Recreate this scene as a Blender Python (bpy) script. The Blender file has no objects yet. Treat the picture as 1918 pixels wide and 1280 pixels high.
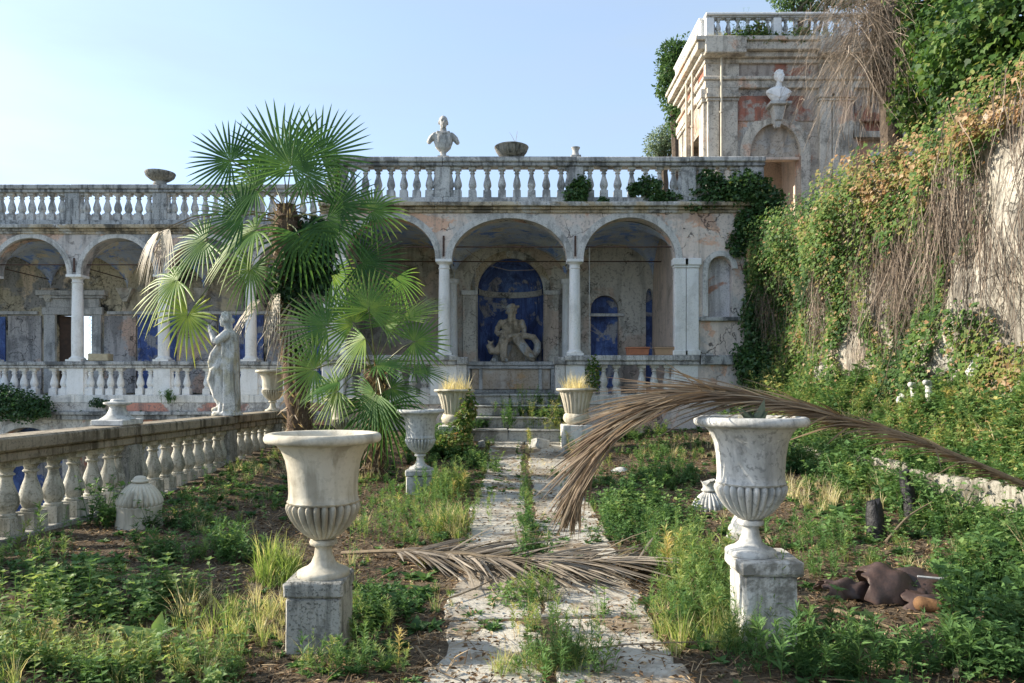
import bpy, bmesh, math, random
import numpy as np
from mathutils import Vector, Matrix

R = math.radians
rnd = random.Random(7)
rng = np.random.default_rng(11)
S = bpy.context.scene
COL = S.collection

# ------------------------------------------------------------------ camera, sky, sun, exposure
EYE = 1.7
cam = bpy.data.cameras.new("camera")
cam.sensor_width = 36.0
cam.lens = 25.0
cam.shift_y = 0.047
cam.clip_start = 0.05
cam.clip_end = 3000.0
camo = bpy.data.objects.new("camera", cam)
COL.objects.link(camo)
camo.location = (0, 0, EYE)
camo.rotation_euler = (R(90), 0, 0)
S.camera = camo

SUN_EL, SUN_BACK = 25.0, 10.0          # elevation; degrees behind the facade plane
SUN_DIR = Vector((-math.cos(R(SUN_BACK)) * math.cos(R(SUN_EL)), math.sin(R(SUN_BACK)) * math.cos(R(SUN_EL)), math.sin(R(SUN_EL))))
world = bpy.data.worlds.new("World")
S.world = world
world.use_nodes = True
wt = world.node_tree
sky = wt.nodes.new("ShaderNodeTexSky")
sky.sky_type = 'NISHITA'
sky.sun_disc = False
sky.sun_elevation = R(SUN_EL)
sky.sun_rotation = R(-(90 - SUN_BACK))
sky.altitude = 100
sky.air_density = 0.55
sky.dust_density = 0.9
sky.ozone_density = 1.6
wt.nodes["Background"].inputs["Strength"].default_value = 0.15
veil = wt.nodes.new("ShaderNodeMix"); veil.data_type = 'RGBA'      # thin high haze that evens the sky
veil.inputs[0].default_value = .5
veil.inputs[7].default_value = (.98, 1.2, 1.32, 1)
wt.links.new(sky.outputs[0], veil.inputs[6])
cn = wt.nodes.new("ShaderNodeTexNoise"); cm = wt.nodes.new("ShaderNodeMapping"); cc = wt.nodes.new("ShaderNodeTexCoord"); cr = wt.nodes.new("ShaderNodeMapRange")
cm.inputs['Scale'].default_value = (1.0, 2.2, 6.0); cm.inputs['Rotation'].default_value = (0, R(18), R(30))
cn.inputs['Scale'].default_value = 1.6; cn.inputs['Detail'].default_value = 6; cn.inputs['Roughness'].default_value = .55
for i_, v_ in ((1, .35), (2, .68), (3, .52), (4, .74)): cr.inputs[i_].default_value = v_
wt.links.new(cc.outputs['Generated'], cm.inputs[0]); wt.links.new(cm.outputs[0], cn.inputs[0]); wt.links.new(cn.outputs[0], cr.inputs[0]); wt.links.new(cr.outputs[0], veil.inputs[0])
wt.links.new(veil.outputs[2], wt.nodes["Background"].inputs[0])

sl = bpy.data.lights.new("sun", 'SUN')
sl.energy = 2.5
sl.angle = R(0.6)
sl.color = (1.0, 0.90, 0.74)
so = bpy.data.objects.new("sun", sl)
COL.objects.link(so)
so.rotation_euler = (-SUN_DIR).to_track_quat('-Z', 'Y').to_euler()

S.view_settings.view_transform = 'Standard'
S.view_settings.look = 'None'
S.view_settings.exposure = 2.0
S.view_settings.gamma = 1.0
S.view_settings.use_curve_mapping = False
S.render.engine = 'CYCLES'
S.cycles.use_denoising = True
S.cycles.max_bounces = 7
S.cycles.diffuse_bounces = 4
S.cycles.transmission_bounces = 4
S.cycles.transparent_max_bounces = 4

# ------------------------------------------------------------------ helpers
F = 1332.0
def at(px, py, d):
    """metres of the point seen at this place of the photograph, d metres away"""
    return Vector(((px - 959) / F * d, d, EYE - (py - 730) / F * d))

def smooth(x):
    x = np.clip(x, 0, 1)
    return x * x * (3 - 2 * x)

def gz(x, y):
    """height of the garden ground"""
    x = np.asarray(x, float); y = np.asarray(y, float)
    b = np.interp(y, [0, 3, 4.76, 7, 10.5, 13, 15.3, 17], [-.02, 0, 0, .06, .165, .32, .60, .62])
    side = smooth((np.abs(x - .25) - 1.6) / 2.6)
    b = b + .2 * side
    bump = .018 * np.sin(2.3 * x + 1.1 * y) + .014 * np.sin(4.1 * y - 3.3 * x + 1) + .012 * np.sin(7 * x + 5 * y) + .02 * np.sin(1.3 * y + .4 * x)
    return b + bump * (.25 + .75 * smooth((np.abs(x - .25) - .7) / .6))

def G(px, py):
    """ground point under this place of the photograph"""
    d = 8.0
    for _ in range(40):
        x = (px - 959) / F * d
        z = float(gz(x, d))
        d = .5 * d + .5 * min(18, (EYE - z) * F / max(py - 730, 20))
    return (px - 959) / F * d, d

WL = {}     # world place of every parent, for building parts in world coordinates

def tag(o, label=None, cat=None, group=None, kind=None):
    if label: o['label'] = label
    if cat: o['category'] = cat
    if group: o['group'] = group
    if kind: o['kind'] = kind
    return o

def empty(name, loc, label, cat, group=None):
    o = bpy.data.objects.new(name, None)
    COL.objects.link(o)
    o.location = loc
    WL[o] = Vector(loc)
    return tag(o, label, cat, group)

def link_mesh(name, me, parent=None, loc=(0, 0, 0)):
    o = bpy.data.objects.new(name, me)
    COL.objects.link(o)
    o.location = loc
    if parent is not None:
        o.parent = parent
    WL[o] = Vector(loc) + (WL.get(parent, Vector((0, 0, 0))) if parent is not None else Vector((0, 0, 0)))
    return o

def place(name, me, parent, wloc, rotz=0, scale=None):
    """shared mesh data as a part, at a world place"""
    o = link_mesh(name, me, parent, Vector(wloc) - WL[parent])
    o.rotation_euler = (0, 0, rotz)
    if scale: o.scale = scale
    return o

def copy_tree(o, parent=None):
    c = o.copy()
    COL.objects.link(c)
    if parent is not None: c.parent = parent
    WL[c] = Vector(c.location)
    for ch in o.children:
        copy_tree(ch, c)
    return c

class MB:
    def __init__(s):
        s.v, s.f = [], []
    def add(s, vs, fs):
        b = len(s.v)
        s.v.extend(tuple(v) for v in vs)
        s.f.extend(tuple(b + i for i in f) for f in fs)
        return s
    def box(s, x0, x1, y0, y1, z0, z1):
        return s.add([(x0,y0,z0),(x1,y0,z0),(x1,y1,z0),(x0,y1,z0),(x0,y0,z1),(x1,y0,z1),(x1,y1,z1),(x0,y1,z1)],
              [(0,3,2,1),(4,5,6,7),(0,1,5,4),(1,2,6,5),(2,3,7,6),(3,0,4,7)])
    def frustum(s, cx, cy, z0, z1, w0, d0, w1, d1):
        vs = []
        for z, w, d in ((z0, w0, d0), (z1, w1, d1)):
            vs += [(cx-w/2,cy-d/2,z),(cx+w/2,cy-d/2,z),(cx+w/2,cy+d/2,z),(cx-w/2,cy+d/2,z)]
        return s.add(vs, [(0,3,2,1),(4,5,6,7),(0,1,5,4),(1,2,6,5),(2,3,7,6),(3,0,4,7)])
    def hexa(s, p):
        return s.add(p, [(0,3,2,1),(4,5,6,7),(0,1,5,4),(1,2,6,5),(2,3,7,6),(3,0,4,7)])
    def lathe(s, prof, n=24, c=(0,0,0), lobes=None, cap0=True, cap1=True):
        """prof: list of (r, z[, lobe depth]); lobes: number of flutes"""
        vs, fs = [], []
        for p in prof:
            r, z = p[0], p[1]
            dp = p[2] if len(p) > 2 else 0
            for i in range(n):
                a = 2 * math.pi * i / n
                rr = r
                if lobes and dp:
                    rr = r * (1 - dp * (1 - abs(math.sin(lobes * a / 2)) ** .7))
                vs.append((c[0] + rr * math.cos(a), c[1] + rr * math.sin(a), c[2] + z))
        m = len(prof)
        for j in range(m - 1):
            for i in range(n):
                k = (i + 1) % n
                fs.append((j*n+i, j*n+k, (j+1)*n+k, (j+1)*n+i))
        if cap0: fs.append(tuple(range(n-1, -1, -1)))
        if cap1: fs.append(tuple((m-1)*n + i for i in range(n)))
        return s.add(vs, fs)
    def tube(s, pts, rad, n=8, cap=True):
        pts = [Vector(p) for p in pts]
        if not hasattr(rad, '__len__'): rad = [rad] * len(pts)
        vs, fs = [], []
        up = Vector((0, 0, 1))
        prev = None
        for i, p in enumerate(pts):
            t = (pts[min(i+1, len(pts)-1)] - pts[max(i-1, 0)]).normalized()
            if prev is None:
                a = t.cross(up if abs(t.z) < .9 else Vector((1, 0, 0))).normalized()
            else:
                a = (prev - t * prev.dot(t)).normalized()
            prev = a
            b = t.cross(a)
            for k in range(n):
                an = 2 * math.pi * k / n
                vs.append(p + (a * math.cos(an) + b * math.sin(an)) * rad[i])
        m = len(pts)
        for j in range(m - 1):
            for i in range(n):
                k = (i + 1) % n
                fs.append((j*n+i, j*n+k, (j+1)*n+k, (j+1)*n+i))
        if cap:
            fs.append(tuple(range(n-1, -1, -1))); fs.append(tuple((m-1)*n + i for i in range(n)))
        return s.add(vs, fs)
    def ell(s, c, r, rot=None, n=16, m=10):
        vs, fs = [], []
        M = rot or Matrix.Identity(3)
        c = Vector(c)
        vs.append(c + M @ Vector((0, 0, -r[2])))
        for j in range(1, m):
            ph = math.pi * j / m - math.pi / 2
            for i in range(n):
                a = 2 * math.pi * i / n
                vs.append(c + M @ Vector((r[0]*math.cos(ph)*math.cos(a), r[1]*math.cos(ph)*math.sin(a), r[2]*math.sin(ph))))
        vs.append(c + M @ Vector((0, 0, r[2])))
        for i in range(n):
            k = (i + 1) % n
            fs.append((0, 1+k, 1+i))
            fs.append((len(vs)-1, 1+(m-2)*n+i, 1+(m-2)*n+k))
        for j in range(m - 2):
            for i in range(n):
                k = (i + 1) % n
                fs.append((1+j*n+i, 1+j*n+k, 1+(j+1)*n+k, 1+(j+1)*n+i))
        return s.add(vs, fs)
    def limb(s, pts, rad, n=10):
        """rounded tapered chain"""
        s.tube(pts, rad, n)
        for p, r in zip(pts, rad):
            s.ell(p, (r, r, r), n=10, m=6)
        return s
    def loft(s, secs, n=32):
        """closed stack of horizontal sections (cx, cy, z, rx, ry, folds, depth, phase)"""
        vs, fs = [], []
        for (cx, cy, z, rx, ry, k, dp, ph) in secs:
            for i in range(n):
                a = 2 * math.pi * i / n
                w = 1 + dp * (math.sin(k * a + ph) + .5 * math.sin((k * 1.7) // 1 * a + 2.3 * ph))
                vs.append((cx + rx * w * math.cos(a), cy + ry * w * math.sin(a), z))
        m = len(secs)
        for j in range(m - 1):
            for i in range(n):
                k = (i + 1) % n
                fs.append((j*n+i, j*n+k, (j+1)*n+k, (j+1)*n+i))
        fs.append(tuple(range(n-1, -1, -1))); fs.append(tuple((m-1)*n+i for i in range(n)))
        return s.add(vs, fs)
    def mesh(s, name, mat, smooth_deg=35, bevel=0, jitter=0, origin=None, sub=0):
        if origin is not None:
            o = Vector(origin)
            vs = [(v[0]-o.x, v[1]-o.y, v[2]-o.z) for v in s.v]
        else:
            vs = s.v
        me = bpy.data.meshes.new(name)
        me.from_pydata(vs, [], s.f)
        if bevel or sub or jitter:
            bm = bmesh.new(); bm.from_mesh(me)
            if sub:
                bmesh.ops.subdivide_edges(bm, edges=bm.edges[:], cuts=sub, use_grid_fill=True)
            if bevel:
                ed = [e for e in bm.edges if len(e.link_faces) == 2 and e.calc_face_angle(0) > .6]
                bmesh.ops.bevel(bm, geom=ed, offset=bevel, segments=1, affect='EDGES')
            if jitter:
                for v in bm.verts:
                    v.co += Vector((rnd.uniform(-1,1), rnd.uniform(-1,1), rnd.uniform(-1,1))) * jitter
            bm.to_mesh(me); bm.free()
        if mat: me.materials.append(mat)
        me.polygons.foreach_set('use_smooth', [True] * len(me.polygons))
        me.set_sharp_from_angle(angle=R(smooth_deg))
        me.update()
        return me
    def build(s, name, mat, parent=None, **kw):
        if parent is None:
            a = np.array(s.v)
            org = Vector(((a[:,0].min()+a[:,0].max())/2, (a[:,1].min()+a[:,1].max())/2, a[:,2].min()))
            return link_mesh(name, s.mesh(name, mat, origin=org, **kw), None, org)
        return link_mesh(name, s.mesh(name, mat, origin=WL[parent], **kw), parent)

def sculpt(name, mb, mat, voxel, parent=None, smooth_it=2):
    """melt closed pieces into one continuous surface"""
    me = bpy.data.meshes.new(name + "_raw")
    me.from_pydata([tuple(v) for v in mb.v], [], mb.f)
    o = bpy.data.objects.new("raw", me)
    COL.objects.link(o)
    m = o.modifiers.new("r", 'REMESH'); m.mode = 'VOXEL'; m.voxel_size = voxel
    if smooth_it:
        m2 = o.modifiers.new("s", 'SMOOTH'); m2.iterations = smooth_it; m2.factor = .5
    dg = bpy.context.evaluated_depsgraph_get()
    dg.update()
    ev = o.evaluated_get(dg)
    out = bpy.data.meshes.new_from_object(ev)
    out.name = name
    COL.objects.unlink(o); bpy.data.objects.remove(o)
    bpy.data.meshes.remove(me)
    out.materials.clear(); out.materials.append(mat)
    out.polygons.foreach_set('use_smooth', [True] * len(out.polygons))
    return out

# ---- numpy meshes for foliage
class NP:
    def __init__(s):
        s.V, s.Fs, s.T, s.n = [], [], [], 0
    def add(s, V, F, T):
        """V (n,3); F (m,3); T tint per vertex (n)"""
        s.V.append(np.asarray(V, np.float32)); s.Fs.append(np.asarray(F, np.int32) + s.n); s.T.append(np.asarray(T, np.float32)); s.n += len(V)
    def stamp(s, tv, tf, P, X, Y, Z, sc, tint, tt=None):
        """template tv (k,3) set out N times: frame axes X,Y,Z (N,3), scale (N), tint (N)"""
        N, k = len(P), len(tv)
        if N == 0: return
        sc = np.broadcast_to(np.asarray(sc, float), (N,))
        V = P[:, None, :] + sc[:, None, None] * (tv[None, :, 0:1] * X[:, None, :] + tv[None, :, 1:2] * Y[:, None, :] + tv[None, :, 2:3] * Z[:, None, :])
        Fa = tf[None] + (np.arange(N) * k)[:, None, None]
        T = np.repeat(np.broadcast_to(np.asarray(tint, float), (N,)), k)
        if tt is not None: T = T + np.tile(tt, N)
        s.add(V.reshape(-1, 3), Fa.reshape(-1, 3), T)
    def mesh(s, name, mat, origin=(0, 0, 0), smooth=False):
        V = np.concatenate(s.V) - np.asarray(origin, np.float32); Fa = np.concatenate(s.Fs); T = np.concatenate(s.T)
        me = bpy.data.meshes.new(name)
        me.vertices.add(len(V)); me.vertices.foreach_set('co', V.astype(np.float32).ravel())
        me.loops.add(Fa.size); me.loops.foreach_set('vertex_index', Fa.astype(np.int32).ravel())
        me.polygons.add(len(Fa)); me.polygons.foreach_set('loop_start', np.arange(0, Fa.size, 3, dtype=np.int32))
        if smooth: me.polygons.foreach_set('use_smooth', [True] * len(Fa))
        at_ = me.attributes.new('tint', 'FLOAT', 'POINT'); at_.data.foreach_set('value', T.astype(np.float32))
        me.materials.append(mat)
        me.update(calc_edges=True)
        return me
    def build(s, name, mat, parent=None, smooth=False):
        if parent is None:
            V = np.concatenate(s.V)
            org = Vector(((V[:,0].min()+V[:,0].max())/2, (V[:,1].min()+V[:,1].max())/2, V[:,2].min()))
            return link_mesh(name, s.mesh(name, mat, org, smooth), None, org)
        return link_mesh(name, s.mesh(name, mat, WL[parent], smooth), parent)

def nrm(a):
    a = np.asarray(a, float)
    return a / np.maximum(np.linalg.norm(a, axis=-1, keepdims=True), 1e-9)

def frames(Y, Zhint):
    Y = nrm(Y); X = nrm(np.cross(Y, Zhint)); Z = np.cross(X, Y)
    return X, Y, Z

# ------------------------------------------------------------------ materials
class NG:
    def __init__(s, name):
        s.m = bpy.data.materials.new(name); s.m.use_nodes = True
        s.t = s.m.node_tree; s.t.nodes.clear()
        s.out = s.t.nodes.new("ShaderNodeOutputMaterial")
    def n(s, typ, props=None, **ins):
        nd = s.t.nodes.new("ShaderNode" + typ)
        for k, v in (props or {}).items(): setattr(nd, k, v)
        for k, v in ins.items():
            k = k.replace('_', ' ')
            s.set(nd.inputs[int(k[1:])] if k[0] == 'i' and k[1:].isdigit() else nd.inputs[k], v)
        return nd
    def set(s, sock, v):
        if isinstance(v, bpy.types.NodeSocket): s.t.links.new(v, sock)
        elif hasattr(v, '__len__') and len(v) == 3 and sock.type == 'RGBA': sock.default_value = (*v, 1)
        else: sock.default_value = v
    def ramp(s, fac, a, b, lo=0.0, hi=1.0):
        nd = s.n('MapRange', {'clamp': True}, i0=fac, i1=a, i2=b, i3=lo, i4=hi)
        return nd.outputs[0]
    def mix(s, f, a, b, mode='MIX'):
        nd = s.t.nodes.new("ShaderNodeMix"); nd.data_type = 'RGBA'; nd.blend_type = mode
        s.set(nd.inputs[0], f); s.set(nd.inputs[6], a); s.set(nd.inputs[7], b)
        return nd.outputs[2]
    def mul(s, a, b):
        return s.n('Math', {'operation': 'MULTIPLY'}, i0=a, i1=b).outputs[0]
    def noise(s, vec, scale, detail=5.0, rough=.6, dist=0.0):
        return s.n('TexNoise', None, Vector=vec, Scale=scale, Detail=detail, Roughness=rough, Distortion=dist).outputs[0]
    def pos(s, sc=(1, 1, 1), off=(0, 0, 0), local=False):
        p = s.n('TexCoord').outputs['Object'] if local else s.n('NewGeometry').outputs['Position']
        return s.n('Mapping', None, Vector=p, Scale=sc, Location=off).outputs[0]

def weathered(name, base, alt, dark, patch=None, scale=1.4, stain=.5, speck=.4, crack=0.0, rough=.88, bump=.35, streak=.5,
              patch_at=(.52, .56), patch2=None, top=0.0, local=False, vein=0.0, gain=1.3):
    g = NG(name)
    lift = lambda c: c and tuple(min(.80, v*gain) for v in c)
    base, alt, patch, patch2, dark = lift(base), lift(alt), lift(patch), lift(patch2), lift(dark)
    p = g.pos(local=local)
    n1 = g.noise(p, scale, 7, .65)
    col = g.mix(g.ramp(n1, .36, .64), base, alt)
    if patch:
        n2 = g.noise(g.pos(off=(13, 7, 3), local=local), scale * .55, 7, .62, .5)
        col = g.mix(g.ramp(n2, *patch_at), col, patch)
    if patch2:
        n2b = g.noise(g.pos(off=(3, 27, 9), local=local), scale * .8, 8, .66, .4)
        col = g.mix(g.ramp(n2b, .55, .58), col, patch2)
    if vein:
        nv = g.noise(g.pos(off=(5, 5, 5), local=local), scale * 2.2, 4, .55, 2.2)
        av = g.n('Math', {'operation': 'ABSOLUTE'}, i0=g.n('Math', {'operation': 'SUBTRACT'}, i0=nv, i1=.5).outputs[0]).outputs[0]
        col = g.mix(g.ramp(av, 0, .05, vein, 0), col, dark)
    n3 = g.noise(g.pos(sc=(3.2, 3.2, .45), local=local), scale * 1.3, 6, .6)
    col = g.mix(g.ramp(n3, .50, .62, 0, min(1, streak*1.15)), col, dark)
    n4 = g.noise(p, scale * .8, 8, .7, .3)
    col = g.mix(g.ramp(n4, .53, .60, 0, min(1, stain*1.15)), col, dark)
    n5 = g.noise(p, scale * 17, 5, .65)
    col = g.mix(g.mul(g.ramp(n5, .53, .61, 0, min(1, speck*1.2)), g.ramp(n1, .3, .55)), col, dark)
    if top:
        nz = g.n('SeparateXYZ', None, Vector=g.n('NewGeometry').outputs['Normal']).outputs[2]
        col = g.mix(g.mul(g.ramp(nz, .3, .9, 0, top), g.ramp(n5, .4, .55)), col, dark)
    h = g.n('Math', {'operation': 'MULTIPLY_ADD'}, i0=n5, i1=.35, i2=n1).outputs[0]
    if crack:
        pw = g.n('VectorMath', {'operation': 'ADD'}, i0=p, i1=g.n('TexNoise', None, Vector=p, Scale=scale * 2.5, Detail=4.0).outputs[1]).outputs[0]
        vd = g.n('TexVoronoi', {'feature': 'DISTANCE_TO_EDGE'}, Vector=pw, Scale=scale * 1.1).outputs[0]
        k = g.mul(g.ramp(vd, .006, .022, 1, 0), g.ramp(n4, .45, .52, 0, crack*.85))
        col = g.mix(k, col, tuple(c * .25 for c in dark))
        h = g.n('Math', {'operation': 'SUBTRACT'}, i0=h, i1=k).outputs[0]
    b = g.n('Bump', None, Height=h, Strength=bump, Distance=.04)
    bs = g.n('BsdfPrincipled', None, Base_Color=col, Roughness=rough, Normal=b.outputs[0])
    bs.inputs['Specular IOR Level'].default_value = .25
    g.t.links.new(bs.outputs[0], g.out.inputs[0])
    return g.m

def leafy(name, stops, trans=.35, rough=.5, gloss=.25, noise_amt=.12, gain=1.85):
    """foliage: colour runs along 'tint' (0..1)"""
    g = NG(name)
    t = g.n('Attribute', {'attribute_name': 'tint'}).outputs['Fac']
    nz = g.noise(g.pos(), 2.2, 4, .6)
    t = g.n('Math', {'operation': 'ADD'}, i0=t, i1=g.ramp(nz, .3, .7, -noise_amt, noise_amt)).outputs[0]
    rp = g.n('ValToRGB', None, Fac=t)
    el = rp.color_ramp.elements
    while len(el) < len(stops): el.new(.5)
    for e, (p_, c) in zip(el, stops):
        e.position = p_; e.color = (*(min(.6, v*gain) for v in c), 1)
    col = rp.outputs[0]
    pr = g.n('BsdfPrincipled', None, Base_Color=col, Roughness=rough)
    pr.inputs['Specular IOR Level'].default_value = gloss
    if trans:
        c2 = g.mix(.5, col, (1.0, .95, .35), 'MULTIPLY')
        c2 = g.mix(1.0, c2, (1.7, 1.7, 1.7), 'MULTIPLY')
        tr = g.n('BsdfTranslucent', None, Color=c2)
        mx = g.n('MixShader', None, i0=trans, i1=pr.outputs[0], i2=tr.outputs[0])
        g.t.links.new(mx.outputs[0], g.out.inputs[0])
    else:
        g.t.links.new(pr.outputs[0], g.out.inputs[0])
    return g.m

def plain(name, col, rough=.7, col2=None, scale=8, bump=.2, metal=0):
    g = NG(name)
    n1 = g.noise(g.pos(), scale, 6, .65)
    c = g.mix(g.ramp(n1, .35, .65), col, col2 or tuple(x * .6 for x in col))
    b = g.n('Bump', None, Height=n1, Strength=bump, Distance=.02)
    bs = g.n('BsdfPrincipled', None, Base_Color=c, Roughness=rough, Normal=b.outputs[0], Metallic=metal)
    g.t.links.new(bs.outputs[0], g.out.inputs[0])
    return g.m

M = {}
M['marble'] = weathered('weathered_marble', (.58,.565,.53), (.50,.49,.47), (.16,.16,.155), scale=2.2, stain=.35, speck=.35, streak=.35, bump=.25, rough=.7)
M['urn_warm'] = weathered('aged_warm_marble', (.46,.425,.345), (.39,.36,.29), (.17,.15,.11), scale=1.6, stain=.4, speck=.18, streak=.55, bump=.2, rough=.75)
M['urn_white'] = weathered('veined_white_marble', (.44,.435,.41), (.38,.38,.36), (.13,.135,.13), scale=1.6, stain=.4, speck=.55, streak=.5, bump=.2, rough=.65, vein=.08)
M['column'] = weathered('white_column_marble', (.66,.65,.62), (.60,.59,.565), (.26,.26,.25), scale=1.7, stain=.2, speck=.25, streak=.15, bump=.2, rough=.65)
M['rail'] = weathered('blackened_marble', (.36,.36,.35), (.25,.255,.255), (.055,.058,.06), scale=2.0, stain=.7, speck=.6, streak=.7, bump=.4, top=.4)
M['rail_pale'] = weathered('lichened_marble', (.47,.46,.44), (.36,.36,.35), (.09,.09,.09), scale=2.0, stain=.6, speck=.6, streak=.6, bump=.35, top=.5)
M['rail_brown'] = weathered('brown_stained_stone', (.29,.25,.19), (.2,.17,.13), (.07,.058,.04), scale=2.4, stain=.5, speck=.5, streak=.9, bump=.3)
M['baluster'] = weathered('mossy_baluster_stone', (.42,.40,.34), (.33,.315,.26), (.1,.095,.07), scale=3.0, stain=.6, speck=.6, streak=.5, bump=.35)
M['pedestal'] = weathered('grey_lichen_stone', (.33,.32,.29), (.24,.235,.21), (.085,.085,.075), scale=3.2, stain=.6, speck=.8, streak=.6, bump=.5)
M['facade'] = weathered('pink_grey_plaster', (.57,.485,.425), (.53,.46,.415), (.15,.14,.135), patch=(.45,.43,.41), patch_at=(.54,.58), patch2=(.56,.36,.26), scale=1.05, stain=.35, speck=.45, crack=.95, streak=.25, bump=.6)
M['facade_wing'] = weathered('grey_pink_plaster', (.42,.385,.365), (.36,.345,.335), (.085,.085,.087), patch=(.50,.35,.27), patch2=(.31,.315,.325), scale=1.1, stain=.5, speck=.55, crack=.95, streak=.5, bump=.6)
M['basement'] = weathered('basement_plaster', (.48,.46,.43), (.40,.385,.36), (.11,.105,.1), patch=(.42,.2,.15), patch_at=(.57,.6), scale=1.1, stain=.5, speck=.6, crack=.6, streak=.5, bump=.5)
M['moulding'] = weathered('moulded_plaster', (.50,.485,.46), (.42,.41,.395), (.13,.13,.125), scale=1.8, stain=.45, speck=.45, streak=.4, bump=.35, crack=.35)
M['cornice'] = weathered('stained_cornice_plaster', (.40,.34,.25), (.33,.27,.19), (.05,.047,.04), patch=(.40,.39,.37), scale=1.6, stain=.7, speck=.6, streak=.5, bump=.6)
M['vault'] = weathered('faded_fresco_vault', (.30,.37,.52), (.46,.46,.45), (.15,.17,.24), patch=(.52,.46,.35), patch2=(.17,.26,.52), patch_at=(.54,.6), scale=2.2, stain=.3, speck=.35, crack=.7, streak=0, bump=.3, gain=1.45)
M['ped_white'] = weathered('stained_marble_block', (.46,.45,.42), (.36,.355,.335), (.12,.115,.10), scale=2.6, stain=.75, speck=.5, streak=.6, bump=.4, rough=.75)
M['backwall'] = weathered('mouldy_ochre_plaster', (.46,.40,.28), (.38,.33,.24), (.035,.032,.028), patch=(.26,.25,.235), patch2=(.52,.42,.31), scale=.95, stain=.9, speck=.5, crack=.8, streak=.35, bump=.5)
M['backgrey'] = weathered('damp_grey_plaster', (.48,.45,.39), (.40,.375,.33), (.12,.112,.10), patch=(.40,.32,.26), scale=1.1, stain=.5, speck=.5, crack=.8, streak=.35, bump=.4)
M['blue'] = weathered('blue_fresco', (.085,.13,.31), (.06,.095,.24), (.03,.036,.08), patch=(.30,.29,.29), patch_at=(.54,.57), patch2=(.10,.16,.36), scale=2.8, stain=.5, speck=.6, crack=.5, streak=.5, bump=.4)
M['fountain_panel'] = weathered('orange_stained_marble', (.52,.47,.41), (.46,.36,.26), (.2,.12,.07), patch=(.50,.33,.19), scale=1.5, stain=.4, speck=.4, streak=.35, bump=.3)
M['niche'] = weathered('red_white_niche_plaster', (.52,.49,.485), (.44,.43,.44), (.16,.15,.15), patch=(.40,.19,.12), patch_at=(.55,.60), scale=1.9, stain=.4, speck=.5, crack=.6, streak=.4, bump=.4)
M['tower'] = weathered('bare_grey_plaster', (.42,.365,.30), (.35,.30,.25), (.11,.10,.09), patch=(.50,.29,.20), patch_at=(.5,.55), patch2=(.38,.36,.33), scale=1.1, stain=.45, speck=.5, crack=.7, streak=.4, bump=.5, gain=1.2)
M['tower_red'] = weathered('flaking_red_plaster', (.33,.12,.08), (.33,.15,.105), (.1,.07,.06), patch=(.37,.32,.275), patch_at=(.475,.52), scale=1.9, stain=.5, speck=.5, crack=.5, streak=.4, bump=.5, gain=1.1)
M['tower_trim'] = weathered('tower_stone_trim', (.48,.44,.375), (.39,.355,.305), (.11,.10,.085), patch=(.46,.32,.24), patch_at=(.57,.61), scale=1.5, stain=.5, speck=.55, streak=.45, bump=.45, crack=.4)
M['interior'] = weathered('pale_pink_plaster', (.52,.41,.33), (.46,.37,.31), (.2,.17,.14), scale=1.2, stain=.35, speck=.3, crack=.4, streak=.3, bump=.3)
M['retaining'] = weathered('old_lime_render', (.46,.425,.36), (.36,.335,.285), (.11,.10,.085), patch=(.40,.335,.27), patch2=(.30,.29,.26), scale=1.1, stain=.7, speck=.6, crack=.6, streak=.7, bump=1.0, gain=1.0)
M['kerb'] = weathered('kerb_limestone', (.40,.375,.32), (.31,.295,.25), (.10,.09,.07), scale=2.4, stain=.7, speck=.6, streak=.6, bump=.5, gain=.85)
M['slab'] = weathered('worn_pale_paving', (.47,.445,.39), (.39,.37,.325), (.14,.115,.085), patch=(.24,.185,.13), patch_at=(.53,.58), patch2=(.33,.29,.235), scale=1.7, stain=.5, speck=.4, crack=.25, streak=0, bump=.5, gain=1.1)
M['step'] = weathered('grey_step_stone', (.36,.355,.33), (.27,.27,.255), (.075,.075,.07), scale=2.2, stain=.6, speck=.6, streak=.3, bump=.6)
M['statue'] = weathered('statue_marble', (.50,.49,.46), (.41,.405,.38), (.12,.12,.11), patch=(.40,.37,.28), scale=3, stain=.5, speck=.5, streak=.6, bump=.4, rough=.75)
M['neptune'] = weathered('grimy_figure_stone', (.42,.35,.255), (.37,.32,.26), (.10,.085,.06), patch=(.36,.37,.375), scale=2.3, stain=.6, speck=.5, streak=.4, bump=.5)
M['bust'] = weathered('bust_limestone', (.44,.425,.40), (.34,.335,.32), (.11,.11,.105), scale=3, stain=.5, speck=.5, streak=.6, bump=.4)
M['bowl'] = weathered('dark_lichen_bowl', (.27,.26,.235), (.2,.195,.18), (.07,.068,.06), scale=3, stain=.5, speck=.6, streak=.8, bump=.5)
M['terracotta'] = plain('terracotta', (.42,.17,.09), .85, (.33,.13,.075))
M['terracotta2'] = plain('pale_terracotta', (.44,.29,.18), .85, (.36,.24,.15))
M['block'] = plain('tufa_block', (.47,.40,.27), .9, (.36,.30,.2), 14, .5)
M['iron'] = plain('rusty_iron', (.10,.05,.035), .8, (.05,.03,.025))
M['white_metal'] = plain('white_painted_metal', (.7,.7,.68), .5)
M['pipe'] = plain('cream_painted_pipe', (.50,.46,.36), .6, (.38,.34,.27), 6)
M['door'] = plain('weathered_brown_wood', (.10,.06,.04), .8, (.06,.04,.03))
M['char_and_dark'] = plain('charred_wood_and_window_dark', (.006,.006,.008), .55, (.014,.014,.016), 18, 1.0)  # burnt wood; doubles as the painted dark inside the belvedere window
M['jar'] = plain('dark_brown_earthenware', (.085,.05,.04), .5, (.035,.025,.024), 7, .5)
M['jar_in'] = plain('orange_clay_core', (.22,.12,.05), .9, (.12,.06,.03), 14, .6)
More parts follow.
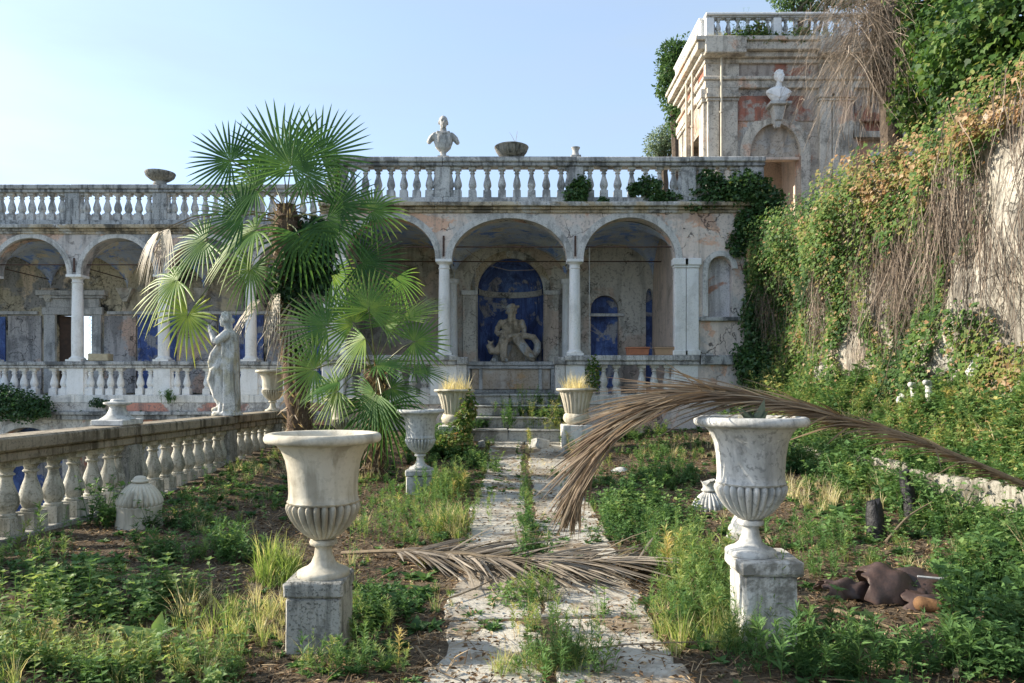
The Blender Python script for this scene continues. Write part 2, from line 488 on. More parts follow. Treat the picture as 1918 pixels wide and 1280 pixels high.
M['jar_cement'] = plain('pale_cement', (.4,.42,.44), .9)
M['stick'] = plain('dry_wood', (.25,.19,.12), .9, (.16,.12,.08), 20)
M['bark'] = plain('bark', (.12,.09,.065), .95, (.06,.045,.035), 14, 1.0)
M['palm_bark'] = plain('fibrous_palm_bark', (.16,.10,.06), .95, (.07,.045,.03), 24, 1.0)
def soil_mat():
    g = NG('leaf_mould_soil')
    p = g.pos()
    a = g.noise(p, 1.1, 6, .6); b = g.noise(p, 28, 5, .7); c = g.noise(g.pos(sc=(1, .35, 1)), 60, 3, .7)
    col = g.mix(g.ramp(a, .35, .65), (.080,.061,.043), (.140,.108,.077))
    col = g.mix(g.ramp(b, .5, .68), col, (.235,.185,.13))
    col = g.mix(g.ramp(c, .55, .7), col, (.05,.036,.025))
    bp = g.n('Bump', None, Height=b, Strength=1.0, Distance=.03)
    bs = g.n('BsdfPrincipled', None, Base_Color=col, Roughness=.95, Normal=bp.outputs[0])
    bs.inputs['Specular IOR Level'].default_value = .1
    g.t.links.new(bs.outputs[0], g.out.inputs[0])
    return g.m
M['soil'] = soil_mat()
M['far'] = plain('dry_far_ground', (.10,.10,.06), .95, (.06,.08,.04), .3, .1)
GREEN = [(0, (.014,.032,.012)), (.3, (.033,.072,.026)), (.55, (.07,.125,.042)), (.75, (.14,.175,.06)), (.9, (.30,.24,.10)), (1, (.36,.27,.15))]
M['weed'] = leafy('weed_leaves', GREEN, .35, .55, .2)
M['grass'] = leafy('grass_blades', [(0, (.03,.06,.018)), (.35, (.075,.125,.03)), (.6, (.15,.19,.055)), (.8, (.29,.25,.14)), (1, (.36,.29,.19))], .35, .55, .2)
M['ivy'] = leafy('ivy_leaves', [(0, (.012,.028,.011)), (.35, (.03,.07,.018)), (.55, (.07,.125,.028)), (.7, (.14,.17,.045)), (.82, (.20,.145,.065)), (.92, (.22,.12,.06)), (1, (.33,.25,.16))], .3, .55, .2, gain=1.3)
M['ivy_dark'] = leafy('dark_ivy_leaves', [(0, (.01,.022,.011)), (.5, (.02,.05,.016)), (.8, (.05,.09,.025)), (1, (.14,.15,.04))], .2, .45, .35)
M['tree'] = leafy('tree_leaves', [(0, (.014,.03,.012)), (.5, (.035,.07,.02)), (1, (.09,.13,.04))], .25, .5, .3)
M['olive'] = leafy('olive_leaves', [(0, (.05,.075,.045)), (.5, (.09,.12,.075)), (1, (.15,.18,.12))], .2, .6, .2)
M['frond'] = leafy('palm_blades', [(0, (.008,.03,.008)), (.3, (.022,.055,.016)), (.5, (.055,.11,.028)), (.7, (.16,.21,.045)), (.85, (.40,.34,.05)), (1, (.36,.29,.18))], .42, .45, .2, .05)
M['straw'] = leafy('dry_straw', [(0, (.12,.085,.055)), (.4, (.26,.195,.125)), (.7, (.37,.295,.19)), (1, (.46,.39,.28))], .2, .6, .2, .1, gain=1.5)
M['dead_frond'] = leafy('dead_brown_blades', [(0, (.045,.03,.018)), (.35, (.105,.072,.045)), (.7, (.175,.132,.086)), (1, (.28,.24,.18))], .15, .55, .3, .1, gain=1.5)
M['grey_frond'] = leafy('dead_grey_blades', [(0, (.05,.04,.03)), (.35, (.11,.092,.072)), (.7, (.18,.155,.125)), (1, (.27,.24,.20))], .15, .6, .25, .1, gain=1.5)
M['twig'] = leafy('dry_twigs', [(0, (.07,.055,.045)), (.5, (.17,.135,.105)), (1, (.30,.25,.2))], 0, .85, .1, .1, gain=1.5)
M['litter'] = leafy('fallen_leaves', [(0, (.03,.02,.014)), (.4, (.10,.065,.04)), (.7, (.21,.145,.085)), (1, (.33,.26,.17))], .1, .8, .1, .1, gain=1.5)
M['petiole'] = plain('green_leaf_stalk', (.10,.14,.045), .5, (.16,.15,.06), 6)
M['agave'] = plain('grey_green_agave', (.13,.17,.13), .5, (.07,.11,.08), 6)
# ------------------------------------------------------------------ ground, path, far land
def grid_mesh(name, xs, ys, zf, mat):
    X, Y = np.meshgrid(xs, ys)
    Z = zf(X, Y)
    nx, ny = len(xs), len(ys)
    me = bpy.data.meshes.new(name)
    v = np.stack([X, Y, Z], -1).reshape(-1, 3)
    f = [(j*nx+i, j*nx+i+1, (j+1)*nx+i+1, (j+1)*nx+i) for j in range(ny-1) for i in range(nx-1)]
    me.from_pydata(v.tolist(), [], f)
    me.materials.append(mat)
    me.polygons.foreach_set('use_smooth', [True] * len(f))
    return me

tag(link_mesh('garden_ground', grid_mesh('garden_ground', np.linspace(-4.95, 5.05, 110), np.linspace(-7, 17, 220), gz, M['soil'])), kind='structure')
b = MB(); b.add([(-1500,-1500,-2.6),(1500,-1500,-2.6),(1500,1500,-2.6),(-1500,1500,-2.6)], [(0,1,2,3)])
tag(b.build('lower_ground', M['far']), kind='structure')
b = MB(); b.box(-5.2, -4.955, -7, 16.6, -2.7, .2)
tag(b.build('terrace_edge', M['basement']), kind='structure')
b = MB(); b.box(-4.4, 60, 20.75, 60, -2.7, 6.0)
tag(b.build('upper_terrace', M['far']), kind='structure')

path = bpy.data.objects.new('path', None); COL.objects.link(path); path.location = (.27, 8, 0); WL[path] = Vector(path.location)
tag(path, kind='structure')
y = 2.3
row = 0
while y < 15.0:
    dy = rnd.uniform(.62, .86)
    for (xa, xb) in ((-.5, .22), (.29, 1.06)):
        xa2, xb2 = xa + rnd.uniform(-.05, .05), xb + rnd.uniform(-.06, .04)
        y0, y1 = y + rnd.uniform(.0, .015), y + dy - rnd.uniform(.0, .02)
        zc = float(gz((xa+xb)/2, (y0+y1)/2)); sl_ = float(gz((xa+xb)/2, y1) - gz((xa+xb)/2, y0)) / (y1 - y0)
        tx = rnd.uniform(-.012, .012)
        b = MB(); N_ = 5
        top = []
        ring = [(xa2,y0)]+[(xa2+(xb2-xa2)*i/N_, y0) for i in range(1,N_)]+[(xb2,y0)]+[(xb2,y0+(y1-y0)*i/N_) for i in range(1,N_)]+[(xb2,y1)]+[(xb2-(xb2-xa2)*i/N_,y1) for i in range(1,N_)]+[(xa2,y1)]+[(xa2,y1-(y1-y0)*i/N_) for i in range(1,N_)]
        ring = [(px_+rnd.uniform(-.03,.03), py_+rnd.uniform(-.022,.022)) for px_, py_ in ring]
        n_ = len(ring)
        lift = rnd.uniform(.006, .022)
        zt = lambda q: zc + sl_*(q[1]-(y0+y1)/2) + tx*(q[0]-(xa+xb)/2) + lift
        cx_, cy_ = (xa2+xb2)/2, (y0+y1)/2
        inn = [(cx_+(q[0]-cx_)*.965, cy_+(q[1]-cy_)*.965) for q in ring]
        b.add([(q[0],q[1],zt(q)-.10) for q in ring]+[(q[0],q[1],zt(q)-.012) for q in ring]+[(q[0],q[1],zt(q)) for q in inn],
              [(i,(i+1)%n_,n_+(i+1)%n_,n_+i) for i in range(n_)]+[(n_+i,n_+(i+1)%n_,2*n_+(i+1)%n_,2*n_+i) for i in range(n_)]+[tuple(range(2*n_,3*n_))])
        if rnd.random() < .93:
            b.build('paving_slab', M['slab'], path)
    y += dy; row += 1

# ------------------------------------------------------------------ building pieces
def arch_wall(b, segs, ztop, yf, th, ns=24):
    for sg in segs:
        if sg[0] == 'solid':
            b.box(sg[1], sg[2], yf, yf+th, sg[3], ztop)
        else:
            x0, x1, zs, bb = sg[1:5]
            cx, a = (x0+x1)/2, (x1-x0)/2
            c = [(cx - a*math.cos(math.pi*i/ns), zs + bb*math.sin(math.pi*i/ns)) for i in range(ns+1)]
            vs = []; fs = []
            for (x, z) in c:
                vs += [(x,yf,z),(x,yf,ztop),(x,yf+th,z),(x,yf+th,ztop)]
            for i in range(ns):
                k, l = 4*i, 4*i+4
                fs += [(k,l,l+1,k+1),(k+2,k+3,l+3,l+2),(k,k+2,l+2,l),(k+1,l+1,l+3,k+3)]
            b.add(vs, fs)
            if len(sg) > 5: b.box(x0, x1, yf, yf+th, sg[5], sg[6])
    return b

def archivolt(b, x0, x1, zs, bb, yf, w=.15, proud=.035, ns=28):
    cx, a = (x0+x1)/2, (x1-x0)/2
    vs = []; fs = []
    for i in range(ns+1):
        t = math.pi*i/ns
        ci, si = -math.cos(t), math.sin(t)
        for (g_, yy) in ((-.004, yf+.06), (-.004, yf-proud), (w*.55, yf-proud), (w*.55, yf-proud*.55), (w, yf-proud*.55), (w, yf+.02)):
            vs.append((cx+(a+g_)*ci, yy, zs+(bb+g_)*si))
    for i in range(ns):
        for j in range(5):
            k = 6*i+j
            fs.append((k, k+1, k+7, k+6))
    return b.add(vs, fs)

def vault(b, xa, xb, ya, yb, zs, bb, n=22):
    cx, cy, a, c = (xa+xb)/2, (ya+yb)/2, (xb-xa)/2, (yb-ya)/2
    vs = []
    us = [-math.cos(math.pi*i/n) for i in range(n+1)]
    for v in us:
        for u in us:
            z = zs + bb*max(math.sqrt(max(0, 1-u*u)), math.sqrt(max(0, 1-v*v)))
            if abs(u) > .999 and abs(v) > .999: z = zs
            vs.append((cx+a*u, cy+c*v, z))
    fs = [(j*(n+1)+i, (j+1)*(n+1)+i, (j+1)*(n+1)+i+1, j*(n+1)+i+1) for j in range(n) for i in range(n)]
    return b.add(vs, fs)

def balu_profile(h, w):
    """square die, foot ring, belly, neck, collar, square cap"""
    r = w / 2
    b = MB()
    b.frustum(0, 0, 0, .24*h, w*.98, w*.98, w*.92, w*.92)
    b.lathe([(r*.80,.24*h),(r*.84,.27*h),(r*.66,.29*h),(r*.78,.33*h),(r*.97,.39*h),(r*1.0,.43*h),(r*.93,.50*h),(r*.74,.60*h),(r*.54,.69*h),(r*.46,.75*h),(r*.47,.785*h),(r*.66,.80*h),(r*.68,.82*h),(r*.50,.835*h),(r*.54,.87*h),(r*.78,.915*h)], 14)
    b.box(-w*.44, w*.44, -w*.44, w*.44, .915*h, h)
    return b

BAL = {}
def balu_mesh(h, w, mat):
    k = (h, w, mat)
    if k not in BAL:
        BAL[k] = [balu_profile(h, w).mesh('baluster', M[mat], smooth_deg=40, jitter=.002) for _ in range(3)]
    return rnd.choice(BAL[k])

def balustrade(name, label, axis, c, stations, nb, z0, hp, hb, hr, w, wr, mats, group=None, pier_w=.34, skip=(), pier_h=None, half=True):
    """stations: pier centres along the axis; nb balusters in each bay; hp plinth, hb baluster, hr rail heights"""
    mid = (stations[0]+stations[-1])/2
    root = empty(name, (mid, c, z0) if axis == 'x' else (c, mid, z0), label, 'balustrade', group)
    def bx(b, s0, s1, hw, za, zb):
        return b.box(s0, s1, c-hw, c+hw, za, zb) if axis == 'x' else b.box(c-hw, c+hw, s0, s1, za, zb)
    for i, s in enumerate(stations):
        pw = pier_w[i] if hasattr(pier_w, '__len__') else pier_w
        if pw:
            bx(MB(), s-pw/2, s+pw/2, w*.62, z0+hp, z0+hp+hb).build('pier', M[mats[1]], root, bevel=.008)
    for i in range(len(stations)-1):
        s0, s1 = stations[i], stations[i+1]
        p0 = (pier_w[i] if hasattr(pier_w, '__len__') else pier_w)/2; p1 = (pier_w[i+1] if hasattr(pier_w, '__len__') else pier_w)/2
        e0 = -p0-.02 if i == 0 else .003; e1 = p1+.02 if i == len(stations)-2 else -.003
        dz = rnd.uniform(-.006, .006)
        b = bx(MB(), s0+e0, s1+e1, wr/2, z0+hp+hb+hr*.42+dz, z0+hp+hb+hr+dz)
        b.build('rail', M[mats[0]], root, bevel=.02)
        bx(MB(), s0+e0, s1+e1, wr/2-.045, z0+hp+hb+.001, z0+hp+hb+hr*.42+dz-.001).build('rail_moulding', M[mats[3]], root, bevel=.015)
        bx(MB(), s0+e0, s1+e1, w*.66, z0, z0+hp-.001).build('plinth', M[mats[4]], root, bevel=.012)
        n = nb[i] if hasattr(nb, '__len__') else nb
        step = (s1-p1-s0-p0)/n
        for k in range(n):
            if (i, k) in skip: continue
            s = s0+p0+step*(k+.5)
            loc = (s, c, z0+hp) if axis == 'x' else (c, s, z0+hp)
            o = place('baluster', balu_mesh(hb, w, mats[2]), root, loc, rnd.choice((0, 1, 2, 3))*math.pi/2 + rnd.uniform(-.03, .03))
            o.rotation_euler.x = rnd.uniform(-.008, .008)
        if half:
            for q in (s0+p0, s1-p1):
                loc = (q, c, z0+hp) if axis == 'x' else (c, q, z0+hp)
                place('half_baluster', balu_mesh(hb, w*.9, mats[2]), root, loc)
    return root

def column(parent, x, y, z0, z1, r=.137):
    b = MB()
    z0b = z0+.13; zt = z1-.22
    b.lathe([(r*1.02,z0b),(r*1.03,z0b+.5),(r,z0b+1.0),(r*.9,zt-.02),(r*.9,zt)], 24, (x, y, 0))
    sh = b.build('column', M['column'], parent)
    b = MB(); b.box(x-r*1.42, x+r*1.42, y-r*1.42, y+r*1.42, z0+.001, z0+.055)
    b.lathe([(r*1.38,z0+.055),(r*1.42,z0+.075),(r*1.36,z0+.095),(r*1.14,z0+.105),(r*1.12,z0+.125),(r*1.05,z0+.135)], 24, (x, y, 0))
    b.build('column_base', M['column'], sh)
    b = MB()
    b.lathe([(r*.9,zt),(r*1.02,zt+.012),(r*1.02,zt+.03),(r*.9,zt+.04),(r*.9,zt+.10),(r*1.0,zt+.112),(r*1.3,zt+.155)], 24, (x, y, 0))
    b.box(x-r*1.38, x+r*1.38, y-r*1.38, y+r*1.38, zt+.155, z1-.001)
    b.build('capital', M['column'], sh)

def cornice(parent, x0, x1, yf, z0, mat='cornice', mat2='rail', steps=((.05,.0,.07),(.10,.07,.13),(.20,.13,.225)), pieces=6, yb=None):
    yb = yb or yf+.1
    for i in range(pieces):
        a, c = x0+(x1-x0)*i/pieces, x0+(x1-x0)*(i+1)/pieces
        b = MB()
        for (p, za, zb) in steps:
            b.box(a+.0015, c-.0015, yf-p, yb, z0+za, z0+zb-.001)
        b.build('cornice', M[mat], parent, bevel=.012, jitter=.004)

# ------------------------------------------------------------------ the arcaded loggia with the fountain niche
YF, ZF, ZS, AB = 16.65, 1.6, 4.76, .965
lg = empty('loggia', (0, YF+1.5, ZF), 'crumbling pink plastered loggia of three arches with a blue niche behind the middle one', 'loggia')
AR = [(-3.925,-1.79), (-1.41,1.29), (1.67,3.84)]
b = MB()
arch_wall(b, [('solid',-4.4,-3.925,0), ('arch',-3.925,-1.79,ZS,AB), ('solid',-1.79,-1.41,ZS), ('arch',-1.41,1.29,ZS,.955), ('solid',1.29,1.67,ZS),
              ('arch',1.67,3.84,ZS,.97), ('solid',3.84,4.59,0), ('arch',4.59,5.16,4.53,.30,0,3.40), ('solid',5.16,6.3,0)], 5.83, YF, .36, 30)
b.build('wall', M['facade'], lg)
for (xa, xb) in ((-3.925,-1.08),(1.2,3.84)): MB().box(xa, xb, YF+.02, YF+.36, -.3, ZF-.02).build('base_wall', M['facade'], lg)
for (x0, x1), bb in zip(AR, (AB, .955, .97)):
    archivolt(MB(), x0, x1, ZS, bb, YF, .15).build('archivolt', M['moulding'], lg)
archivolt(MB(), 4.59, 5.16, 4.53, .30, YF, .12, .04).build('niche_surround', M['moulding'], lg)
MB().box(4.46, 4.587, YF-.035, YF+.05, 3.41, 4.53).build('niche_surround', M['moulding'], lg, bevel=.006)
MB().box(4.36, 5.42, YF-.10, YF+.22, 3.30, 3.398).build('niche_sill', M['rail'], lg, bevel=.012)
MB().box(4.55, 5.2, YF+.22, YF+.30, 3.39, 4.9).build('niche_panel', M['niche'], lg)
cornice(lg, -4.5, 6.3, YF, 5.832, pieces=8)
# floor, roof, vaults, ends
MB().box(-4.4, 6.3, YF+.03, 20.7, ZF-.25, ZF).build('floor', M['step'], lg)
MB().box(-4.4, 6.3, YF+.36, 20.75, 5.832, 6.05).build('roof_terrace', M['cornice'], lg)
for (xa, xb) in ((-4.05,-1.6), (-1.6,1.48), (1.48,3.9)):
    vault(MB(), xa, xb, YF+.36, 19.65, 4.72, 1.0).build('vault', M['vault'], lg)
MB().box(-4.4, -4.05, YF+.36, 20.0, -2.6, 5.83).build('end_wall', M['backgrey'], lg)
MB().box(3.9, 4.3, YF+.36, 20.0, ZF, 5.83).build('end_wall', M['interior'], lg)
b = MB()
arch_wall(b, [('solid',-4.05,-.947,ZF), ('arch',-.947,.867,4.43,.905,ZF,2.47), ('solid',.867,2.18,ZF), ('arch',2.18,2.95,3.92,.385), ('solid',2.95,3.70,ZF), ('arch',3.70,3.895,4.2,.3)], 5.83, 19.65, .3)
b.build('back_wall', M['backgrey'], lg)
MB().box(2.1, 3.05, 19.87, 19.95, ZF, 4.4).build('blue_panel', M['blue'], lg)
MB().box(3.66, 3.9, 19.80, 19.86, ZF, 4.6).build('blue_panel', M['blue'], lg)
MB().box(2.12, 3.1, 19.58, 19.66, 3.72, 3.80).build('string_course', M['moulding'], lg, bevel=.01)
# apse of the niche: half drum and quarter dome
b = MB(); vs = []; n1_, n2_ = 24, 10
cxn, rn = -.04, .907
rows = [(rn, 2.47), (rn, 3.1), (rn, 3.8), (rn, 4.43)] + [(rn*math.cos(math.pi/2*k/n2_), 4.43+rn*math.sin(math.pi/2*k/n2_)) for k in range(1, n2_+1)]
for (r_, z_) in rows:
    for i in range(n1_+1):
        a = math.pi*i/n1_
        vs.append((cxn - r_*math.cos(a), 19.66+r_*math.sin(a), z_))
b.add(vs, [(j*(n1_+1)+i, j*(n1_+1)+i+1, (j+1)*(n1_+1)+i+1, (j+1)*(n1_+1)+i) for j in range(len(rows)-1) for i in range(n1_)])
b.build('apse', M['blue'], lg)
b = MB(); vs = []
for (r_, z_) in ((rn-.003,4.34), (rn-.035,4.35), (rn-.035,4.50), (rn-.003,4.51)):
    for i in range(n1_+1):
        a = math.pi*i/n1_
        vs.append((cxn - r_*math.cos(a), 19.66+r_*math.sin(a), z_))
b.add(vs, [(j*(n1_+1)+i, j*(n1_+1)+i+1, (j+1)*(n1_+1)+i+1, (j+1)*(n1_+1)+i) for j in range(3) for i in range(n1_)])
b.build('apse_band', M['backgrey'], lg)
archivolt(MB(), -.947, .867, 4.43, .905, 19.65, .2, .05).build('niche_arch', M['cornice'], lg)
MB().box(-1.3, 1.24, 19.42, 20.6, 2.36, 2.468).build('niche_ledge', M['moulding'], lg, bevel=.015)
MB().box(-1.22, 1.16, 19.47, 19.64, 2.27, 2.358).build('niche_ledge', M['moulding'], lg, bevel=.015)
MB().box(-1.1, 1.04, 19.55, 19.648, ZF+.12, 2.268).build('fountain_panel', M['fountain_panel'], lg)
for xx in (-1.2, -.86, .78, 1.12):
    MB().box(xx-.05, xx+.05, 19.50, 19.645, ZF+.1, 2.268).build('panel_strip', M['moulding'], lg, bevel=.01)
MB().box(-1.35, 1.28, 19.35, 19.645, ZF+.001, ZF+.1).build('plinth', M['step'], lg, bevel=.012)
for (xa, xb) in ((-1.36,-.98), (.90,1.29)):
    MB().box(xa, xb, 19.56, 19.648, 2.472, 4.30).build('pilaster', M['backgrey'], lg, bevel=.01)
    MB().box(xa-.04, xb+.04, 19.52, 19.647, 4.302, 4.43).build('pilaster_cap', M['moulding'], lg, bevel=.012)
for xx in (-1.6, 1.48):
    b = MB(); b.lathe([(.12,ZF+.7),(.12,3.0),(.105,4.55),(.15,4.6),(.16,4.7)], 16, (xx, 19.36, 0)); b.build('back_column', M['column'], lg)
    MB().box(xx-.17, xx+.17, 19.19, 19.53, ZF+.001, ZF+.698).build('back_pedestal', M['moulding'], lg, bevel=.01)
# columns, pilasters, tie rods
for xx in (-1.6, 1.48):
    column(lg, xx, YF+.14, 2.5, 4.757)
for (xa, xb) in ((3.80,4.06), (4.075,4.36), (-4.42,-3.90)):
    MB().box(xa, xb, YF-.065, YF+.10, 2.62, 4.54).build('pilaster', M['column'], lg, bevel=.008)
    b = MB(); b.box(xa-.02, xb+.02, YF-.09, YF+.12, 4.542, 4.60); b.box(xa-.05, xb+.05, YF-.12, YF+.12, 4.601, 4.76)
    b.build('pilaster_capital', M['column'], lg, bevel=.012)
    MB().box(xa-.04, xb+.04, YF-.10, YF+.12, 2.502, 2.618).build('pilaster_base', M['column'], lg, bevel=.012)
MB().box(4.0, 4.36, YF-.03, YF+.05, 4.765, 5.83).build('pilaster_strip', M['facade'], lg)
for (yy, zz) in ((YF+.2, 5.08), (18.6, 5.05)):
    MB().tube([(-4.2,yy,zz),(3.95,yy,zz)], .016, 6).build('tie_rod', M['iron'], lg)
for xx in (-1.6, 1.48):
    MB().tube([(xx,YF+.1,5.1),(xx,19.6,5.1)], .014, 6).build('tie_rod', M['iron'], lg)
    MB().box(xx-.022, xx+.022, YF-.03, YF+.01, 4.82, 5.3).build('anchor_bar', M['iron'], lg)

c_ = MB(); c_.tube([(1.83,YF+.2,5.07),(1.835,YF+.2,4.0),(1.83,YF+.19,2.62)], .006, 5); tag(c_.build('hanging_cord', M['white_metal']), 'thin pale cord hanging from the tie rod of the right arch', 'cord')
c_ = MB(); c_.tube([(-1.1,YF+.4,5.06),(-.6,YF+.6,4.72),(-.05,YF+.7,4.6),(.5,YF+.7,4.62),(1.2,YF+.5,4.95)], .006, 5); tag(c_.build('sagging_wire', M['stick']), 'loose wire sagging across the middle arch', 'wire')
# steps up to the loggia
st = empty('stone_steps', (.1, 15.8, .55), 'broken grey stone steps climbing to the fountain niche', 'steps')
for i, (ya, zt) in enumerate(((15.15,.86), (15.55,1.11), (15.95,1.36), (16.35,1.598))):
    zb = .45 if i == 0 else (.86,1.11,1.36)[i-1] + .001
    xm = rnd.uniform(-.2, .3)
    for (xa, xb) in ((-1.03, xm-.004), (xm+.004, 1.2)):
        MB().box(xa, xb, ya+rnd.uniform(-.015,.015), 16.69, zb, zt-.055).build('riser', M['step'], st, bevel=.012, jitter=.006)
        MB().box(xa, xb, ya-.045+rnd.uniform(-.015,.015), 16.69, zt-.054, zt+rnd.uniform(-.012,0)).build('tread', M['step'], st, bevel=.02, jitter=.008)

# ------------------------------------------------------------------ the set-back wing on the left
YW = 18.9
wg = empty('arcade_wing', (-11, YW+1.3, ZF), 'set back left wing with a long row of arches on slender white columns', 'arcade')
CX = [-16.27, -13.95, -11.63, -9.32, -6.99, -4.66]
segs = [('solid', -18.0, CX[0]+.18, ZS)]
for a, c in zip(CX[:-1], CX[1:]):
    segs += [('arch', a+.18, c-.18, ZS, .97), ('solid', c-.18, min(c+.18, -4.42), ZS)]
b = arch_wall(MB(), segs, 5.83, YW, .36); b.build('wall', M['facade_wing'], wg)
for a, c in zip(CX[:-1], CX[1:]):
    archivolt(MB(), a+.18, c-.18, ZS, .97, YW, .13).build('archivolt', M['moulding'], wg)
    vault(MB(), a, c, YW+.36, 21.5, 4.72, 1.0, 16).build('vault', M['vault'], wg)
for c in CX:
    column(wg, c, YW+.14, 2.45, 4.757, .145)
    MB().box(c-.02, c+.02, YW-.03, YW+.01, 4.82, 5.2).build('anchor_bar', M['iron'], wg)
    MB().tube([(c,YW+.1,5.02),(c,21.4,5.02)], .014, 6).build('tie_rod', M['iron'], wg)
    MB().frustum(c, 21.4, 4.35, 4.75, .12, .12, .5, .2).build('vault_corbel', M['backgrey'], wg)
MB().tube([(-17.5,YW+.18,5.05),(-4.5,YW+.18,5.05)], .016, 6).build('tie_rod', M['iron'], wg)
cornice(wg, -18, -4.52, YW, 5.832, pieces=9)
MB().box(-18, -4.42, YW+.03, 21.5, ZF-.3, ZF-.04).build('floor', M['step'], wg)
MB().box(-18, -4.42, YW+.36, 21.9, 5.832, 6.05).build('roof_terrace', M['cornice'], wg)
MB().box(-18.2, -17.9, YW+.36, 21.5, -2.6, 5.83).build('end_wall', M['backgrey'], wg)
b = MB(); b.box(-18, -13.75, 21.5, 21.85, -2.6, 5.83); b.box(-12.66, -4.42, 21.5, 21.85, -2.6, 5.83); b.box(-13.75, -12.66, 21.5, 21.85, 3.96, 5.83); b.box(-13.75, -12.66, 21.5, 21.85, -2.6, ZF)
b.build('back_wall', M['backwall'], wg)
fr = MB(); fr.box(-14.1, -13.752, 21.40, 21.498, ZF, 3.955); fr.box(-12.658, -12.38, 21.40, 21.498, ZF, 3.955); fr.box(-14.15, -12.33, 21.38, 21.498, 3.957, 4.18)
fr.box(-14.05, -12.43, 21.42, 21.498, 4.182, 4.44); fr.box(-14.2, -12.28, 21.34, 21.498, 4.442, 4.53); fr.box(-14.28, -12.2, 21.28, 21.498, 4.532, 4.68)
fr.build('door_frame', M['moulding'], wg, bevel=.012)
MB().hexa([(-13.74,21.6,ZF),(-13.25,21.95,ZF),(-13.27,22.0,ZF),(-13.76,21.65,ZF),(-13.74,21.6,3.94),(-13.25,21.95,3.94),(-13.27,22.0,3.94),(-13.76,21.65,3.94)]).build('door_leaf', M['door'], wg)
zig = [( -12.92+.13*(i % 2), 21.7, ZF+.3+.11*i) for i in range(20)]
MB().tube(zig, .009, 4).build('folding_grille', M['iron'], wg)
MB().tube([(-12.79,21.7,ZF),(-12.79,21.7,3.9)], .012, 4).build('grille_bar', M['iron'], wg)
for (xa, xb, zt, m_) in ((-11.3,-10.15,3.95,'blue'), (-8.85,-7.5,3.95,'blue'), (-15.95,-15.3,3.9,'blue'), (-6.4,-5.2,3.95,'blue')):
    MB().box(xa, xb, 21.46, 21.499, ZF, zt).build('blue_panel', M[m_], wg)
for (xa, xb) in ((-12.3,-11.35), (-10.1,-8.9), (-15.2,-14.2), (-7.4,-6.5)):
    MB().box(xa, xb, 21.45, 21.499, ZF, 3.93).build('wall_panel', M['facade_wing'], wg)
MB().box(-17.9, -14.3, 21.42, 21.4995, 3.97, 4.06).build('string_course', M['moulding'], wg)
MB().box(-12.2, -4.6, 21.42, 21.4995, 3.97, 4.06).build('string_course', M['moulding'], wg)
# storey below
segs = [('solid', -18, -16.2, -2.6)]
bx_ = [-16.2 + 2.32*k for k in range(6)]
for a, c in zip(bx_[:-1], bx_[1:]):
    segs += [('arch', a+.0, c-.42, -.15, .85), ('solid', c-.42, c, -2.6)]
segs += [('solid', bx_[-1], -4.42, -2.6)]
arch_wall(MB(), segs, .9, YW+.05, .4).build('basement_wall', M['basement'], wg)
for a, c in zip(bx_[:-1], bx_[1:]):
    archivolt(MB(), a, c-.42, -.15, .85, YW+.05, .18).build('archivolt', M['moulding'], wg)
MB().box(-18, -4.42, 20.6, 20.7, -2.6, .9).build('basement_back', M['basement'], wg); MB().box(-15.5, -12.9, 20.54, 20.598, -2.6, .9).build('blue_panel', M['blue'], wg)
MB().box(-18, -4.42, YW+.0, YW+.4, 1.125, 1.34).build('rubble_band', M['basement'], wg, jitter=.01)
for i in range(9):
    a, c = -18+13.58*i/9, -18+13.58*(i+1)/9
    b = MB(); b.box(a+.002, c-.002, YW-.13, YW+.2, 1.03, 1.123); b.box(a+.002, c-.002, YW-.07, YW+.2, .902, 1.029)
    b.build('ledge', M['rail'], wg, bevel=.012, jitter=.006)

# balustrades of both buildings
WING_B = ('rail', 'rail', 'baluster', 'rail', 'rail')
PALE_B = ('rail_pale', 'marble', 'marble', 'rail_pale', 'rail_pale')
balustrade('roof_balustrade', 'dark stained balustrade along the roof of the left wing', 'x', YW+.1, [-18.6,-16.27,-13.95,-11.69,-9.36,-7.02,-4.7], 7, 6.06, .15, .72, .205, .2, .42,
           ('rail', 'rail', 'rail_pale', 'rail', 'rail'), pier_w=.38)
balustrade('terrace_balustrade', 'pale balustrade on top of the loggia below the bust', 'x', YF+.12, [-4.12,-1.62,1.5,4.14,5.62], [7,8,7,4], 6.06, .15, .72, .205, .195, .42,
           ('rail_pale', 'rail_pale', 'rail_pale', 'rail', 'rail_pale'), pier_w=[.42,.34,.34,.34,.56])
balustrade('parapet_balustrade', 'white marble parapet of the left wing between column pedestals', 'x', YW+.14, CX, 7, 1.35, .21, .71, .18, .2, .44,
           ('rail', 'column', 'column', 'rail_pale', 'marble'), pier_w=.45, skip=((2,4),(1,4),(3,2)))
balustrade('parapet_balustrade', 'short parapet left of the steps, behind the small fan palm', 'x', YF+.12, [-4.2,-1.6], [7], 1.35, .21, .715, .225, .2, .46,
           ('rail_pale', 'column', 'rail_pale', 'rail_pale', 'marble'), pier_w=[.5,.62])
balustrade('parapet_balustrade', 'short parapet right of the steps carrying two clay planters', 'x', YF+.12, [1.48,4.08], [7], 1.35, .21, .715, .225, .2, .46,
           ('rail_pale', 'column', 'marble', 'rail_pale', 'marble'), pier_w=[.46,.56], skip=((0,3),))
MB().box(4.4, 5.5, YF-.12, YF+.02, 2.28, 2.5).build('string_course', M['rail'], lg, bevel=.015)
for xx in (-1.6+.46, ):
    MB().box(-1.28, -1.06, YF-.05, YF+.36, 1.602, 2.28).build('pedestal_return', M['moulding'], lg, bevel=.01)
    MB().box(-1.285, -1.02, YF-.10, YF+.40, 2.281, 2.46).build('pedestal_return', M['rail_pale'], lg, bevel=.015)
